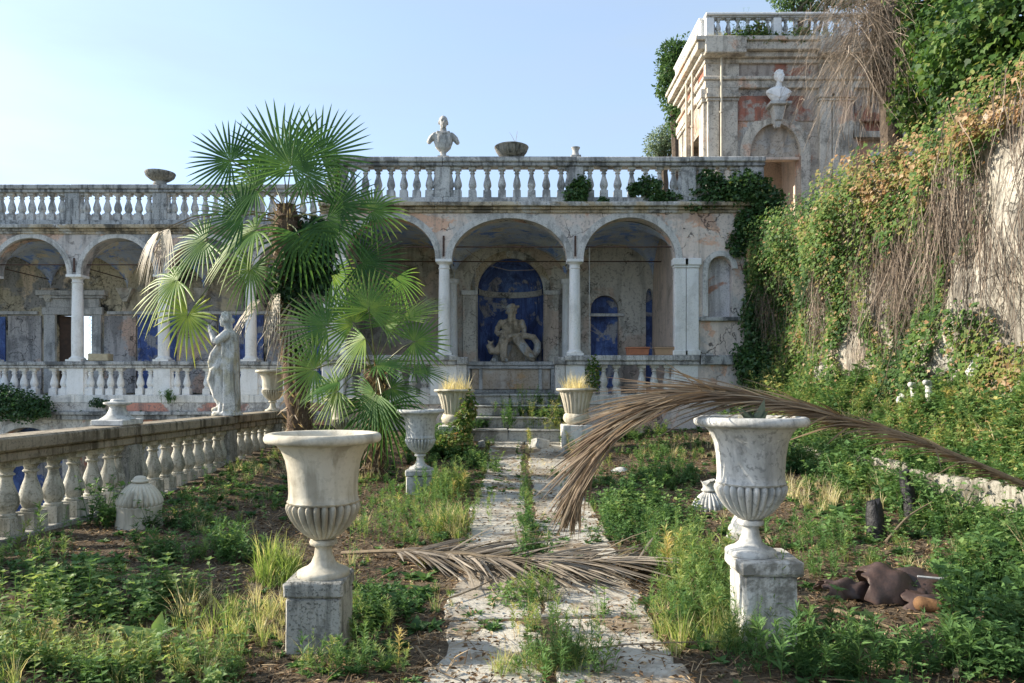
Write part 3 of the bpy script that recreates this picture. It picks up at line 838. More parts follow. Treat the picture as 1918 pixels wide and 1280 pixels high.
MB().box(1.02, 1.24, YF-.05, YF+.36, 1.602, 2.28).build('pedestal_return', M['moulding'], lg, bevel=.01)
MB().box(.98, 1.245, YF-.10, YF+.40, 2.281, 2.46).build('pedestal_return', M['rail_pale'], lg, bevel=.015)

# the garden balustrade beside the drop
GX = -4.78
balustrade('garden_balustrade', 'mossy stone balustrade running along the left edge of the garden', 'y', GX, [5.7,8.78,11.86,14.2,16.5], [8,8,6,6], .18, .15, .70, .24, .215, .40,
           ('rail_brown', 'pedestal', 'baluster', 'rail_brown', 'pedestal'), pier_w=.34)

# ------------------------------------------------------------------ the belvedere on the upper terrace
YT = 20.0
tw = empty('belvedere', (8.5, YT+2, 6.05), 'ruined grey and red plastered belvedere with blind arches on the upper terrace', 'pavilion')
b = MB()
arch_wall(b, [('solid',5.5,6.68,6.0), ('arch',6.68,8.12,8.28,.9), ('solid',8.12,9.72,6.0), ('arch',9.72,12.1,8.95,1.15), ('solid',12.1,13.2,6.0)], 10.15, YT, .4)
b.build('wall', M['tower'], tw)
b = MB()
b.box(5.5, 5.8, YT+.4, YT+.8, 6, 10.15); b.box(5.5, 5.8, YT+2.2, YT+3.0, 6, 10.15); b.box(5.5, 5.8, YT+.8, YT+2.2, 9.2, 10.15)
b.build('side_wall', M['tower'], tw)
MB().box(5.8, 13.2, YT+2.6, YT+3.0, 6, 11).build('back_wall', M['interior'], tw)
MB().box(12.8, 13.2, YT+.4, YT+2.6, 6, 11).build('side_wall', M['tower'], tw)
MB().box(5.8, 8.45, YT+2.3, YT+2.5, 6, 10.1).build('inner_wall', M['interior'], tw)
MB().box(8.45, 8.7, YT+.4, YT+2.5, 6, 10.1).build('inner_wall', M['interior'], tw)
MB().box(6.62, 8.18, YT+.14, YT+.3, 8.28, 9.3).build('tympanum', M['tower'], tw)
MB().box(6.6, 8.2, YT+.10, YT+.32, 8.2, 8.28).build('lintel', M['interior'], tw, bevel=.01)
archivolt(MB(), 6.68, 8.12, 8.28, .9, YT, .28, .05).build('archivolt', M['tower_trim'], tw)
for (xa, xb) in ((6.42,6.677), (8.123,8.38)):
    MB().box(xa, xb, YT-.05, YT+.06, 6, 8.28).build('door_jamb', M['tower_trim'], tw)
MB().box(9.6, 12.2, YT+.14, YT+.3, 8.95, 10.14).build('tympanum', M['tower_red'], tw)
MB().box(9.6, 12.2, YT-.08, YT+.3, 8.77, 8.949).build('lintel', M['tower_trim'], tw, bevel=.012)
MB().box(9.72, 12.1, YT+.2, YT+.34, 6, 8.768).build('window_wall', M['tower'], tw)
fw = MB(); fw.box(10.15,10.25,YT+.1,YT+.2,7.4,8.3); fw.box(11.3,11.4,YT+.1,YT+.2,7.4,8.3); fw.box(10.15,11.4,YT+.09,YT+.2,8.301,8.42)
fw.build('window_frame', M['white_metal'], tw, bevel=.01)
MB().box(10.251, 11.299, YT+.185, YT+.199, 7.4, 8.3).build('window_dark_panel', M['char_and_dark'], tw)  # near-black panel on the wall: painted shade of the window, no hole behind
archivolt(MB(), 9.72, 12.1, 8.95, 1.15, YT, .2, .05).build('archivolt', M['tower_trim'], tw)
for (xa, xb) in ((5.48,5.80), (5.84,6.32), (8.62,8.95), (8.98,9.55), (12.3,12.9)):
    MB().box(xa, xb, YT-.1, YT+.05, 6, 9.78).build('pilaster', M['tower_trim'], tw, bevel=.01)
    b = MB(); b.box(xa-.03,xb+.03,YT-.13,YT+.05,9.781,9.86); b.box(xa-.06,xb+.06,YT-.17,YT+.05,9.861,9.98); b.box(xa-.02,xb+.02,YT-.12,YT+.05,9.981,10.149)
    b.build('pilaster_capital', M['tower_trim'], tw, bevel=.012)
for (xa, xb) in ((6.25, 8.5), (9.62, 12.25)):
    MB().box(xa, xb, YT-.03, YT+.02, 9.25, 9.95).build('red_plaster', M['tower_red'], tw)
# entablature: front and the sunlit left side
for (p, za, zb, m_) in ((.10,10.151,10.36,'tower_trim'), (.16,10.361,10.46,'tower_trim'), (.03,10.461,10.84,'tower_red'), (.12,10.841,10.96,'tower_trim'), (.24,10.961,11.10,'tower_trim'), (.38,11.101,11.32,'tower_trim'), (.45,11.321,11.44,'tower_trim')):
    b = MB(); b.box(5.5-p, 13.2, YT-p, YT+3.0+p, za, zb)
    b.build('entablature', M[m_], tw, bevel=.015 if m_ != 'tower_red' else 0, jitter=.004)
for (xa, xb, p) in ((5.42,6.36,.05), (8.6,9.6,.05)):
    MB().box(xa, xb, YT-.03-p, YT+.1, 10.465, 10.838).build('frieze_block', M['tower_trim'], tw)
    b = MB(); b.box(xa-.1, xb+.1, YT-.46, YT, 10.97, 11.435); b.build('cornice_break', M['tower_trim'], tw, bevel=.02)
for ya in (YT+.02, YT+1.9, YT+2.5):
    MB().box(5.38, 5.52, ya, ya+.45, 6, 9.78).build('pilaster', M['tower_trim'], tw, bevel=.01)
    b = MB(); b.box(5.33,5.52,ya-.04,ya+.49,9.781,9.9); b.box(5.3,5.52,ya-.06,ya+.51,9.901,10.149); b.build('pilaster_capital', M['tower_trim'], tw, bevel=.012)
for (xx, yy) in ((5.83,YT-.21), (5.3,YT+.9), (5.3,YT+1.6)):
    MB().tube([(xx,yy,6.0),(xx,yy,11.0)], .035, 8).build('drainpipe', M['pipe'], tw)
    for zz in (7.9, 9.4):
        MB().lathe([(.05,0),(.055,.03),(.05,.06)], 8, (xx,yy,zz)).build('pipe_clamp', M['pipe'], tw)
# bracket that carries the wall bust
b = MB(); b.box(7.12,7.72,YT-.42,YT+.02,9.58,9.66); b.frustum(7.42,YT-.14,9.2,9.579,.2,.2,.38,.36); b.frustum(7.42,YT-.10,9.02,9.199,.12,.12,.24,.2)
b.build('bracket', M['urn_white'], tw, bevel=.012)
balustrade('belvedere_balustrade', 'white balustrade with weeds on the roof of the belvedere', 'x', YT-.1, [5.52,7.4,9.3,11.3,13.0], 6, 11.45, .12, .5, .13, .15, .3,
           ('column', 'column', 'rail_pale', 'rail_pale', 'rail_pale'), pier_w=.22)
balustrade('belvedere_balustrade', 'sunlit side run of the white roof balustrade going back from the corner', 'y', 5.42, [YT+.18,YT+1.6,YT+3.1], 7, 11.45, .12, .5, .13, .15, .3,
           ('column', 'column', 'column', 'column', 'column'), pier_w=.2)

# ------------------------------------------------------------------ retaining wall, bank, kerb, hill on the right
def wallx(y, z):
    return 5.95 + .10*np.sin(1.7*y+.6*z) + .08*np.sin(3.1*z+2.3*y) + .06*np.sin(5.3*y-2.1*z)
WTOP = 5.05
ys = np.linspace(-7, 16.9, 150); zs = np.linspace(.2, WTOP, 40)
Yg, Zg = np.meshgrid(ys, zs)
Xg = wallx(Yg, Zg) - .06*(5.7-Zg)/5
rw_v = np.stack([Xg, Yg, Zg], -1).reshape(-1, 3)
me = bpy.data.meshes.new('retaining_wall')
nx = len(ys)
top = [(8.0, yy, WTOP+.1) for yy in ys]
me.from_pydata(rw_v.tolist()+top, [], [(j*nx+i, j*nx+i+1, (j+1)*nx+i+1, (j+1)*nx+i) for j in range(len(zs)-1) for i in range(nx-1)]
               + [((len(zs)-1)*nx+i, (len(zs)-1)*nx+i+1, len(zs)*nx+i+1, len(zs)*nx+i) for i in range(nx-1)])
me.materials.append(M['retaining']); me.polygons.foreach_set('use_smooth', [True]*len(me.polygons))
tag(link_mesh('retaining_wall', me), 'tall rendered retaining wall draped with creepers on the right', 'wall')
def bankz(x, y):
    t = np.clip((x-5.0)/.95, 0, 1)
    return .70 + .95*t**.9 + .06*np.sin(3*y+2*x) + .05*np.sin(5.7*y-3*x)
tag(link_mesh('bank', grid_mesh('bank', np.linspace(5.0, 6.3, 14), np.linspace(-7, 16.9, 120), bankz, M['soil'])), kind='structure')
def hillz(x, y):
    return WTOP + .05 + np.clip(x-6.6, 0, 40)*.55*(1-smooth((y-11)/4)*.93) + .1*np.sin(2*x+y)
tag(link_mesh('hillside', grid_mesh('hillside', np.linspace(6.6, 40, 50), np.linspace(-7, 20, 60), hillz, M['soil'])), kind='structure')
kb = empty('kerb_wall', (5.0, 9, .3), 'low pale kerb wall holding the planted bank on the right', 'kerb')
for i in range(11):
    ya = 3.0+1.15*i
    MB().box(4.88+rnd.uniform(-.02,.02), 5.08, ya+.004, ya+1.146, .1, .76+rnd.uniform(-.03,.03)).build('kerb_stone', M['kerb'], kb, bevel=.03, jitter=.006)
# ------------------------------------------------------------------ urns and pedestals
# (radius, height above the foot, flute depth)
def urn_parts(mb_kind, k=26):
    n = k * 8
    b = MB()
    if mb_kind == 'foot':
        b.lathe([(.172,0),(.175,.012),(.172,.03),(.155,.04),(.115,.055),(.082,.085),(.062,.135),(.055,.185),(.058,.20)], 40)
        b.lathe([(.05,.2005),(.088,.207),(.093,.222),(.088,.238),(.06,.2445)], 40)
    elif mb_kind == 'bowl':
        b.lathe([(.04,.245,0),(.085,.250,.06),(.135,.285,.14),(.185,.335,.17),(.222,.392,.18),(.241,.435,.18),(.249,.462,.19),(.246,.480,.24),(.234,.492,.26),(.215,.497,.1),(.2,.498,0)], n, lobes=k)
    else:
        b.lathe([(.215,.485),(.238,.497),(.240,.506),(.232,.512),(.228,.56),(.230,.62),(.236,.70),(.250,.78),(.275,.845),(.305,.882),(.312,.888),(.345,.894),(.378,.902),(.388,.918),(.388,.938),(.378,.955),(.362,.962),(.335,.962),(.322,.955),(.30,.93),(.27,.87),(.24,.80),(.10,.78)], 64, cap0=False)
    return b
URN_ME = {}
def urn_mesh(kind, mat):
    if (kind, mat) not in URN_ME:
        URN_ME[kind, mat] = urn_parts(kind).mesh('urn_' + kind, M[mat], smooth_deg=60, jitter=.0006)
    return URN_ME[kind, mat]
def urn(x, y, z, sc, mat, label, rot=0, group='marble urns along the garden path'):
    t = empty('urn', (x, y, z), label, 'urn', group)
    t.scale = (sc, sc, sc); t.rotation_euler = (0, 0, rot)
    for k in ('foot', 'bowl', 'body'):
        link_mesh('urn_' + k, urn_mesh(k, mat), t)
    return t
def soil_fill(t, r=.25, z=.86):
    b = MB(); b.lathe([(r, z-.04), (r*.6, z+.01), (.02, z+.03)], 20); link_mesh('earth', b.mesh('earth', M['soil']), t)
def pedestal(x, y, z0, zt, w, cap, mat, label, rot=0, over=.012, group='square stone pedestals under the urns'):
    t = empty('pedestal', (x, y, z0), label, 'pedestal', group); t.rotation_euler = (0, 0, rot)
    h = zt - z0
    b = MB(); b.box(-w/2, w/2, -w/2, w/2, -.15, h-cap-.004); link_mesh('pedestal_block', b.mesh('pedestal_block', M[mat], bevel=.012, sub=3, jitter=.0035), t)
    w2 = w/2+over
    b = MB(); b.box(-w2, w2, -w2, w2, h-cap, h); link_mesh('pedestal_cap', b.mesh('pedestal_cap', M[mat], bevel=.014, sub=3, jitter=.003), t)
    return t

pedestal(-1.284, 4.755, 0, .462, .36, .105, 'pedestal', 'grey lichen spotted stone block under the big left urn', .02)
urn(-1.255, 4.76, .463, .985, 'urn_warm', 'large cream stone urn at front left, empty, on a grey block', .3).location.x = -1.262
pedestal(1.675, 4.75, .06, .60, .345, .10, 'ped_white', 'chipped white marble block under the big right urn', -.03, .03)
u = urn(1.60, 4.77, .601, .955, 'urn_white', 'large veined white marble urn at front right, under the arching dead frond', .1); soil_fill(u)
gm = float(gz(-1.35, 10.5))
pedestal(-1.354, 10.5, gm, .53, .37, .09, 'urn_white', 'small pale pedestal half hidden by tall weeds left of the path', 0)
u = urn(-1.354, 10.5, .531, .915, 'urn_white', 'slender white urn in the middle distance, standing in weeds left of the path', .5); soil_fill(u)
urn(GX, 14.2, 1.272, .85, 'urn_warm', 'beige urn standing on the garden balustrade behind the tall palm', .2)
gb = G(643, 842)
pedestal(-3.15, 13.3, float(gz(-3.15, 13.3)), .72, .42, .1, 'marble', 'pale pedestal behind the palm trunks', 0)
u = urn(-3.15, 13.3, .721, .9, 'urn_warm', 'wide rimmed urn half hidden between the two palm trunks', .2); u.scale = (.95, .95, .85); soil_fill(u)

# the two fluted planters beside the steps
def fluted_planter(x, y, z, label, s=1.0):
    t = empty('fluted_planter', (x, y, z), label, 'planter', 'fluted planters beside the steps')
    b = MB(); b.lathe([(.16,0,0),(.24,.05,0),(.27,.12,0),(.25,.20,0),(.215,.225,0),(.235,.24,.09),(.27,.42,.10),(.31,.56,.10),(.335,.63,.08),(.34,.66,0),(.40,.675,0),(.415,.70,0),(.40,.725,0),(.34,.727,0),(.30,.68,0),(.05,.69,0)], 20*6, lobes=20)
    link_mesh('planter_body', b.mesh('planter_body', M['urn_warm'], smooth_deg=50, jitter=.002), t)
    b = MB(); b.box(-.3,.3,-.3,.3,-1.1,-.003); link_mesh('planter_base', b.mesh('planter_base', M['marble'], bevel=.015), t)
    return t
fluted_planter(-1.17, 14.45, .98, 'fluted stone planter left of the steps, full of dry pinkish grass')
fluted_planter(1.30, 14.35, 1.0, 'fluted stone planter right of the steps, full of dry grass')

# fallen, upturned urns
def upturned(name, x, y, z, label, sc, tilt, foot, body_h, mat):
    t = empty(name, (x, y, z), label, 'urn', 'fallen upside down urns'); t.scale = (sc,)*3; t.rotation_euler = (tilt, tilt*.5, .4)
    zz = lambda h: body_h - (h - .245)          # flip
    k = 24
    b = MB(); b.lathe([(r, zz(h), d) for (r, h, d) in reversed([(.04,.245,0),(.085,.250,.06),(.135,.285,.10),(.185,.335,.12),(.222,.392,.13),(.240,.435,.14),(.246,.462,.16),(.240,.482,.2),(.225,.494,.1)])], k*6, lobes=k)
    link_mesh('urn_bowl', b.mesh('urn_bowl', M[mat], smooth_deg=60), t)
    b = MB(); b.lathe([(r, zz(h)) for (r, h) in reversed([(.22,.49),(.236,.50),(.226,.56),(.232,.66),(.25,.76),(.29,.84),(.31,.88)])], 40)
    link_mesh('urn_body', b.mesh('urn_body', M[mat], smooth_deg=60), t)
    b = MB()
    if foot == 'knob': b.lathe([(.05,zz(.25)),(.09,zz(.235)),(.092,zz(.222)),(.075,zz(.212)),(.07,zz(.20)),(.055,zz(.18)),(.02,zz(.17))], 24)
    elif foot == 'broken':
        n = 24; prof = [(.06,zz(.25)),(.10,zz(.235)),(.105,zz(.22)),(.08,zz(.19)),(.085,zz(.15)),(.11,zz(.115))]
        b.lathe(prof, n); vs = b.v
        for i in range(n):
            v = vs[5*n+i]; dz = .03*math.sin(i*.8)+.012*math.sin(i*2.1); vs[5*n+i] = (v[0], v[1], v[2]+dz)
    if b.v: link_mesh('broken_foot', b.mesh('broken_foot', M[mat], smooth_deg=50), t)
    return t
x, y = G(260, 985); upturned('upturned_urn', x, y, float(gz(x,y))-.12, 'upturned cream urn with a scalloped dome top beside the left balustrade', .93, .05, 'knob', .62, 'urn_warm')
x, y = G(1332, 950); upturned('upturned_urn', x, y, float(gz(x,y))-.3, 'upturned white fluted urn with a broken foot behind the big right urn', 1.0, -.04, 'broken', .5, 'urn_white')
x, y = G(1150, 880); upturned('upturned_urn', x, y, float(gz(x,y))-.38, 'white fluted urn base lying in weeds beside the hanging frond tip', .95, .5, '', .5, 'urn_white')

def rock(name, x, y, z, size, mat, label, cat, n=2, rot=0):
    b = MB(); b.box(-.85,.85,-.8,.8,-.9,.8); o = link_mesh(name, b.mesh(name, M[mat], bevel=.22, sub=2, jitter=.06, smooth_deg=25), None, (x, y, z)); o.scale = size; o.rotation_euler = (rnd.uniform(-.3,.3), rnd.uniform(-.3,.3), rot+rnd.uniform(0,1)); return tag(o, label, cat)
x, y = G(1012, 838); rock('rubble_block', x, y, float(gz(x,y))+.05, (.20,.17,.14), 'step', 'pale rounded rubble block on the path below the steps', 'rubble')
x, y = G(902, 836); rock('rubble_block', x, y, float(gz(x,y))+.04, (.11,.09,.08), 'step', 'small wedge of rubble at the left foot of the steps', 'rubble', rot=.6)
x, y = G(1392, 1000); rock('marble_fragment', x, y, float(gz(x,y))+.02, (.26,.18,.15), 'marble', 'big white marble fragment lying behind the right urn foot', 'rubble', rot=.3)
x, y = G(1312, 830); rock('rubble_block', x, y-1, float(gz(x,y))+.35, (.11,.1,.16), 'block', 'small tan stone peeping out left of the right urn rim', 'rubble', rot=.8)
# broken white statue legs and stones on the bank
for (px, pyt, pyb, d, lean, lab) in ((1717,722,764,9.9,.03,'broken white marble leg standing in the bank creepers, left of the pair'), (1745,718,785,9.5,.06,'longer broken white marble leg standing in the bank creepers')):
    a, c = at(px, pyb+8, d), at(px-6, pyt, d)
    b = MB(); b.limb([a, a.lerp(c,.35)+Vector((.01,0,0)), a.lerp(c,.72), c, c+Vector((-.07,-.05,.01))], [.06,.062,.05,.045,.04], 10)
    o = sculpt('marble_leg', b, M['urn_white'], .012); org = a
    for v in o.vertices: v.co -= a
    tag(link_mesh('statue_fragment', o, None, a), lab, 'statue fragment', 'statue fragments on the bank')
for (px, py, d, s, lab, rz) in ((1838,690,8.9,.13,'white broken stone block lodged high on the bank at right',.5), (1690,748,10.2,.06,'small white stone on the bank left of the marble legs',.2), (1790,704,9.4,.05,'tiny white stone on the bank above the marble legs',.9)):
    p = at(px, py, d); b = MB(); b.box(-s,s,-s*.8,s*.8,-s*1.2,s*1.2)
    o = link_mesh('bank_stone', b.mesh('bank_stone', M['urn_white'], bevel=s*.3, sub=3, jitter=s*.09, smooth_deg=25), None, p); o.rotation_euler = (.3, .4, rz); tag(o, lab, 'stone')

# bowls and remains on the balustrades
def lathe_thing(name, prof, loc, mat, label, cat, n=40, lobes=None, group=None):
    b = MB(); b.lathe(prof, n, lobes=lobes)
    o = link_mesh(name, b.mesh(name, M[mat], smooth_deg=50, jitter=.001), None, loc)
    return tag(o, label, cat, group)
bowlp = [(.14,0,0),(.20,.02,.05),(.31,.09,.08),(.375,.18,.08),(.385,.235,.05),(.40,.25,0),(.405,.275,0),(.385,.285,0),(.35,.27,0),(.25,.2,0),(.02,.18,0)]
p = at(958, 297, YF+.12); o = lathe_thing('stone_bowl', bowlp, (p.x, p.y, 7.137), 'bowl', 'dark ribbed stone bowl with a bare twig on the terrace balustrade', 'bowl', 30*4, 30)
tw_ = MB(); tw_.tube([(p.x+.08,p.y,7.32),(p.x+.1,p.y,7.55),(p.x+.14,p.y,7.8)], [.006,.005,.003], 4); tw_.tube([(p.x+.1,p.y,7.5),(p.x+.02,p.y,7.66),(p.x-.05,p.y+.02,7.78)], [.005,.004,.002], 4)
tw_.build('twig', M['stick'], o)
p = at(300, 349, YW+.1); lathe_thing('footed_bowl', [(.17,0,0),(.18,.04,0),(.16,.08,0),(.155,.11,0),(.25,.16,.05),(.35,.24,.06),(.375,.30,.03),(.385,.33,0),(.38,.35,0),(.33,.34,0),(.02,.26,0)], (p.x, p.y, 7.14), 'bowl', 'small footed stone bowl on a pier of the left roof balustrade', 'bowl', 30*4, 30)
t = empty('broken_socle', (1.5, YF+.12, 7.137), 'stump of a broken stone socle on the terrace balustrade, right of the bowl', 'socle')
b = MB(); b.box(-.12,.12,-.12,.12,0,.07); link_mesh('socle_plinth', b.mesh('socle_plinth', M['bust'], bevel=.01), t)
b = MB(); b.lathe([(.11,.071),(.085,.10),(.07,.16),(.075,.21),(.10,.245),(.105,.27)], 20); link_mesh('socle_stem', b.mesh('socle_stem', M['bust']), t)
t = empty('broken_urn', (GX, 8.62, 1.272), 'broken marble urn foot left standing on the garden balustrade', 'broken urn')
b = MB(); b.box(-.19,.19,-.24,.24,0,.07); link_mesh('foot_plinth', b.mesh('foot_plinth', M['marble'], bevel=.01), t)
b = MB(); b.lathe([(.20,.071),(.17,.09),(.12,.13),(.092,.19),(.09,.23),(.13,.245),(.155,.255),(.155,.275),(.08,.285),(.07,.31),(.05,.315)], 28); link_mesh('foot_stem', b.mesh('foot_stem', M['urn_white']), t)

# planters and tufa block on the parapets
def planter(x0, x1, z, mat, label):
    t = empty('clay_planter', ((x0+x1)/2, YF+.1, z), label, 'planter', 'clay planters on the parapet')
    w = x1-x0
    b = MB(); b.frustum(0,0,0,.15,w*.92,.2,w,.24); link_mesh('planter_box', b.mesh('planter_box', M[mat], bevel=.01), t)
    b = MB(); b.box(-w/2-.012,w/2+.012,-.135,.135,.151,.19); link_mesh('planter_rim', b.mesh('planter_rim', M[mat], bevel=.01), t)
    b = MB(); b.box(-w/2+.02,w/2-.02,-.11,.11,.12,.2); link_mesh('earth', b.mesh('earth', M['soil']), t)
planter(2.69, 3.22, 2.507, 'terracotta', 'orange terracotta trough planter, left one on the right parapet')
planter(3.34, 3.85, 2.507, 'terracotta2', 'pale tan clay trough planter beside the right pilaster')
b = MB(); p = at(187, 664, YW+.1); b.box(p.x-.27, p.x+.27, YW+.0, YW+.28, 2.455, 2.66); tag(b.build('stone_block', M['block'], bevel=.02, sub=2, jitter=.008), 'yellow tufa block lying on the left wing parapet', 'stone')

# ------------------------------------------------------------------ sculpture
def rotm(ax, deg): return Matrix.Rotation(R(deg), 3, ax)

def head(b, c, s, yaw=0, curly=False, beard=False, bald=False):
    """c centre of the skull, s head height; faces -y before the yaw"""
    Ry = Matrix.Rotation(R(yaw), 3, 'Z')
    def q(x, y, z): return Vector(c) + Ry @ Vector((x*s, y*s, z*s))
    b.ell(q(0,.03,.08), (.34*s,.42*s,.42*s), Ry)
    b.ell(q(0,-.10,-.14), (.27*s,.30*s,.36*s), Ry)
    b.ell(q(0,-.28,-.40), (.12*s,.11*s,.10*s), Ry)                 # chin
    b.ell(q(0,-.40,-.08), (.055*s,.09*s,.14*s), Ry)               # nose
    b.ell(q(0,-.44,-.16), (.07*s,.06*s,.05*s), Ry)
    b.ell(q(-.13,-.345,.055), (.13*s,.06*s,.045*s), Ry); b.ell(q(.13,-.345,.055), (.13*s,.06*s,.045*s), Ry)   # brows
    b.ell(q(-.13,-.33,-.03), (.07*s,.05*s,.04*s), Ry); b.ell(q(.13,-.33,-.03), (.07*s,.05*s,.04*s), Ry)     # eyes
    b.ell(q(0,-.36,-.27), (.11*s,.06*s,.03*s), Ry); b.ell(q(0,-.35,-.32), (.09*s,.06*s,.03*s), Ry)          # lips
    for sx in (-1, 1): b.ell(q(.34*sx,.03,-.05), (.05*s,.1*s,.14*s), Ry)
    if not bald:
        for i in range(46 if curly else 26):
            a = rnd.uniform(-math.pi, math.pi); e = rnd.uniform(-.1, 1.4)
            x_, y_, z_ = math.cos(a)*math.cos(e), math.sin(a)*math.cos(e), math.sin(e)
            if y_ < -.55 and z_ < .45: continue
            r_ = rnd.uniform(.07,.11)*s if curly else .1*s
            b.ell(q(x_*.36, .05+y_*.42, .1+z_*.40), (r_, r_, r_), n=8, m=5)
    if beard:
        for i in range(26):
            a = rnd.uniform(-1.1, 1.1); z_ = rnd.uniform(-.72,-.28)
            r_ = rnd.uniform(.06,.1)*s
            b.ell(q(math.sin(a)*.24*(1.2+z_*.6), -.18-math.cos(a)*.14, z_), (r_, r_, r_*1.3), n=8, m=5)

def bust(name, loc, s, yaw, label, kind):
    """s overall height"""
    t = empty(name, loc, label, 'bust'); t.rotation_euler = (0, 0, R(yaw))
    b = MB()
    H = s
    if kind == 'bald':
        b.loft([(0,.0,.17*H,.10*H,.09*H,8,.0,0),(0,-.01,.24*H,.17*H,.12*H,9,.02,0),(0,-.01,.36*H,.21*H,.135*H,9,.03,1),(0,-.005,.48*H,.23*H,.13*H,7,.02,2),(0,0,.58*H,.20*H,.115*H,7,.02,0),(0,.01,.635*H,.11*H,.09*H,5,.0,0)], 40)
        for sx in (-1, 1):
            b.limb([(sx*.19*H,0,.55*H),(sx*.275*H,.0,.47*H),(sx*.325*H,-.01,.385*H)], [.07*H,.072*H,.055*H])
            for k in range(4): b.limb([(sx*(.22+.03*k)*H,-.06*H,(.56-.04*k)*H),(sx*(.27+.022*k)*H,-.055*H,(.43-.03*k)*H)], [.022*H,.016*H], 6)
        b.limb([(0,.01,.60*H),(0,-.005,.70*H)], [.085*H,.075*H])
        b.limb([(-.13*H,-.075*H,.60*H),(0,-.115*H,.55*H),(.13*H,-.075*H,.60*H)], [.03*H,.03*H,.03*H], 8)
        head(b, (0, -.01*H, .845*H), .31*H, 6, bald=True)
    else:
        b.loft([(0,.0,.0,.06*H,.06*H,8,.0,0),(0,-.01,.06*H,.17*H,.11*H,9,.03,0),(0,-.02,.17*H,.29*H,.14*H,11,.04,1),(0,-.01,.29*H,.365*H,.145*H,11,.035,2),(0,0,.39*H,.355*H,.13*H,9,.03,0),(0,.01,.46*H,.25*H,.10*H,7,.02,0),(0,.01,.50*H,.11*H,.08*H,7,.0,0)], 48)
        for k in range(6):
            w = .12 + .035*k
            b.limb([(-w*1.3*H,-.10*H,(.45-.03*k)*H),(-.02*H,-.165*H,(.36-.045*k)*H),(w*1.2*H,-.10*H,(.46-.03*k)*H)], [.016*H,.02*H,.016*H], 6)
        b.limb([(0,.0,.46*H),(.01*H,-.01,.62*H)], [.095*H,.08*H])
        head(b, (.015*H, -.02*H, .795*H), .38*H, 28, curly=True)
    link_mesh('figure', sculpt('figure', b, M['bust' if kind == 'bald' else 'column'], .0105*H, smooth_it=1), t)
    if kind == 'bald':
        b = MB(); b.box(-.13*H,.13*H,-.12*H,.12*H,0,.045*H); b.lathe([(.09*H,.046*H),(.075*H,.07*H),(.065*H,.12*H),(.085*H,.17*H),(.11*H,.19*H)], 20)
        link_mesh('socle', b.mesh('socle', M['bust'], smooth_deg=40), t)
    return t
bust('bust', (-1.62, YF+.12, 7.137), 1.02, 4, 'weathered stone bust of a bald man on the terrace balustrade', 'bald')
bust('bust', (7.42, YT-.2, 9.665), .93, 0, 'curly headed draped marble bust on a wall bracket of the belvedere', 'curly')

# draped figure on the garden balustrade, seen from behind its left shoulder, face to the left
t = empty('draped_statue', (GX+.02, 11.86, 1.272), 'white marble draped statue with raised hand on the garden balustrade', 'statue')
b = MB()
b.loft([(.0,0,.0,.27,.24,5,.06,0),(.0,0,.05,.25,.22,5,.06,.5),(.0,0,.075,.18,.16,5,.0,.5)], 28)
b.loft([(.03,0,.05,.185,.20,11,.07,.0),(.035,0,.2,.175,.175,11,.09,.2),(.03,0,.45,.165,.16,12,.08,.5),(.025,.0,.7,.165,.155,12,.07,.9),(.03,.0,.9,.165,.15,11,.06,1.3),(.05,0,1.08,.15,.15,9,.05,1.9),(.065,.0,1.22,.155,.165,7,.04,2.3),(.06,.0,1.33,.13,.17,7,.03,2.6),(.04,.0,1.40,.075,.10,5,.0,2.8)], 56)
# cape down the back (right edge)
b.loft([(.15,.0,.06,.085,.15,9,.12,0),(.145,.0,.4,.075,.15,9,.14,.7),(.135,.0,.8,.075,.15,9,.12,1.4),(.13,.0,1.1,.07,.16,8,.1,2),(.11,.0,1.3,.06,.15,7,.06,2.5)], 40)
# bent knee and forward foot
b.limb([(-.03,-.07,.86),(-.17,-.10,.70),(-.21,-.10,.58),(-.13,-.08,.33),(-.06,-.07,.16)], [.12,.105,.10,.085,.07])
b.limb([(-.09,-.07,.11),(-.20,-.08,.09)], [.055,.04])
for k in range(6):
    b.limb([(-.10-.02*k,-.15,.86-.06*k),(-.05-.02*k,-.16,.55-.05*k),(.02,-.15,.18)], [.024,.028,.02], 7)
for k in range(7):
    b.limb([(.0+.03*k,-.155,1.15-.03*k),(.03+.022*k,-.175+.004*k,.7),(.04+.026*k,-.18+.008*k,.1)], [.02,.026,.024], 7)
# left arm raised, hand before the face
b.limb([(.05,-.16,1.30),(-.08,-.22,1.20),(-.13,-.22,1.22),(-.225,-.15,1.36)], [.085,.07,.058,.04])
b.ell((-.245,-.14,1.40), (.035,.03,.045))
for k in range(4): b.limb([(-.24,-.16+.015*k,1.42),(-.262+.006*k,-.16+.015*k,1.455),(-.262,-.155+.015*k,1.475-.008*k)], [.012,.011,.009], 6)
b.limb([(-.225,-.15,1.40),(-.215,-.17,1.445)], [.013,.010], 6)
# right arm hanging forward, holding the robe
b.limb([(.0,.05,1.30),(-.10,-.05,1.10),(-.15,-.10,.98),(-.22,-.12,.83)], [.08,.075,.07,.05])
b.limb([(-.10,-.12,1.12),(-.18,-.15,.98),(-.235,-.13,.86),(-.245,-.12,.79)], [.05,.06,.05,.03])
b.ell((-.24,-.12,.80), (.035,.04,.05))
b.limb([(-.02,-.20,1.24),(.02,-.2,1.1),(.0,-.2,.95)], [.03,.03,.02], 7)
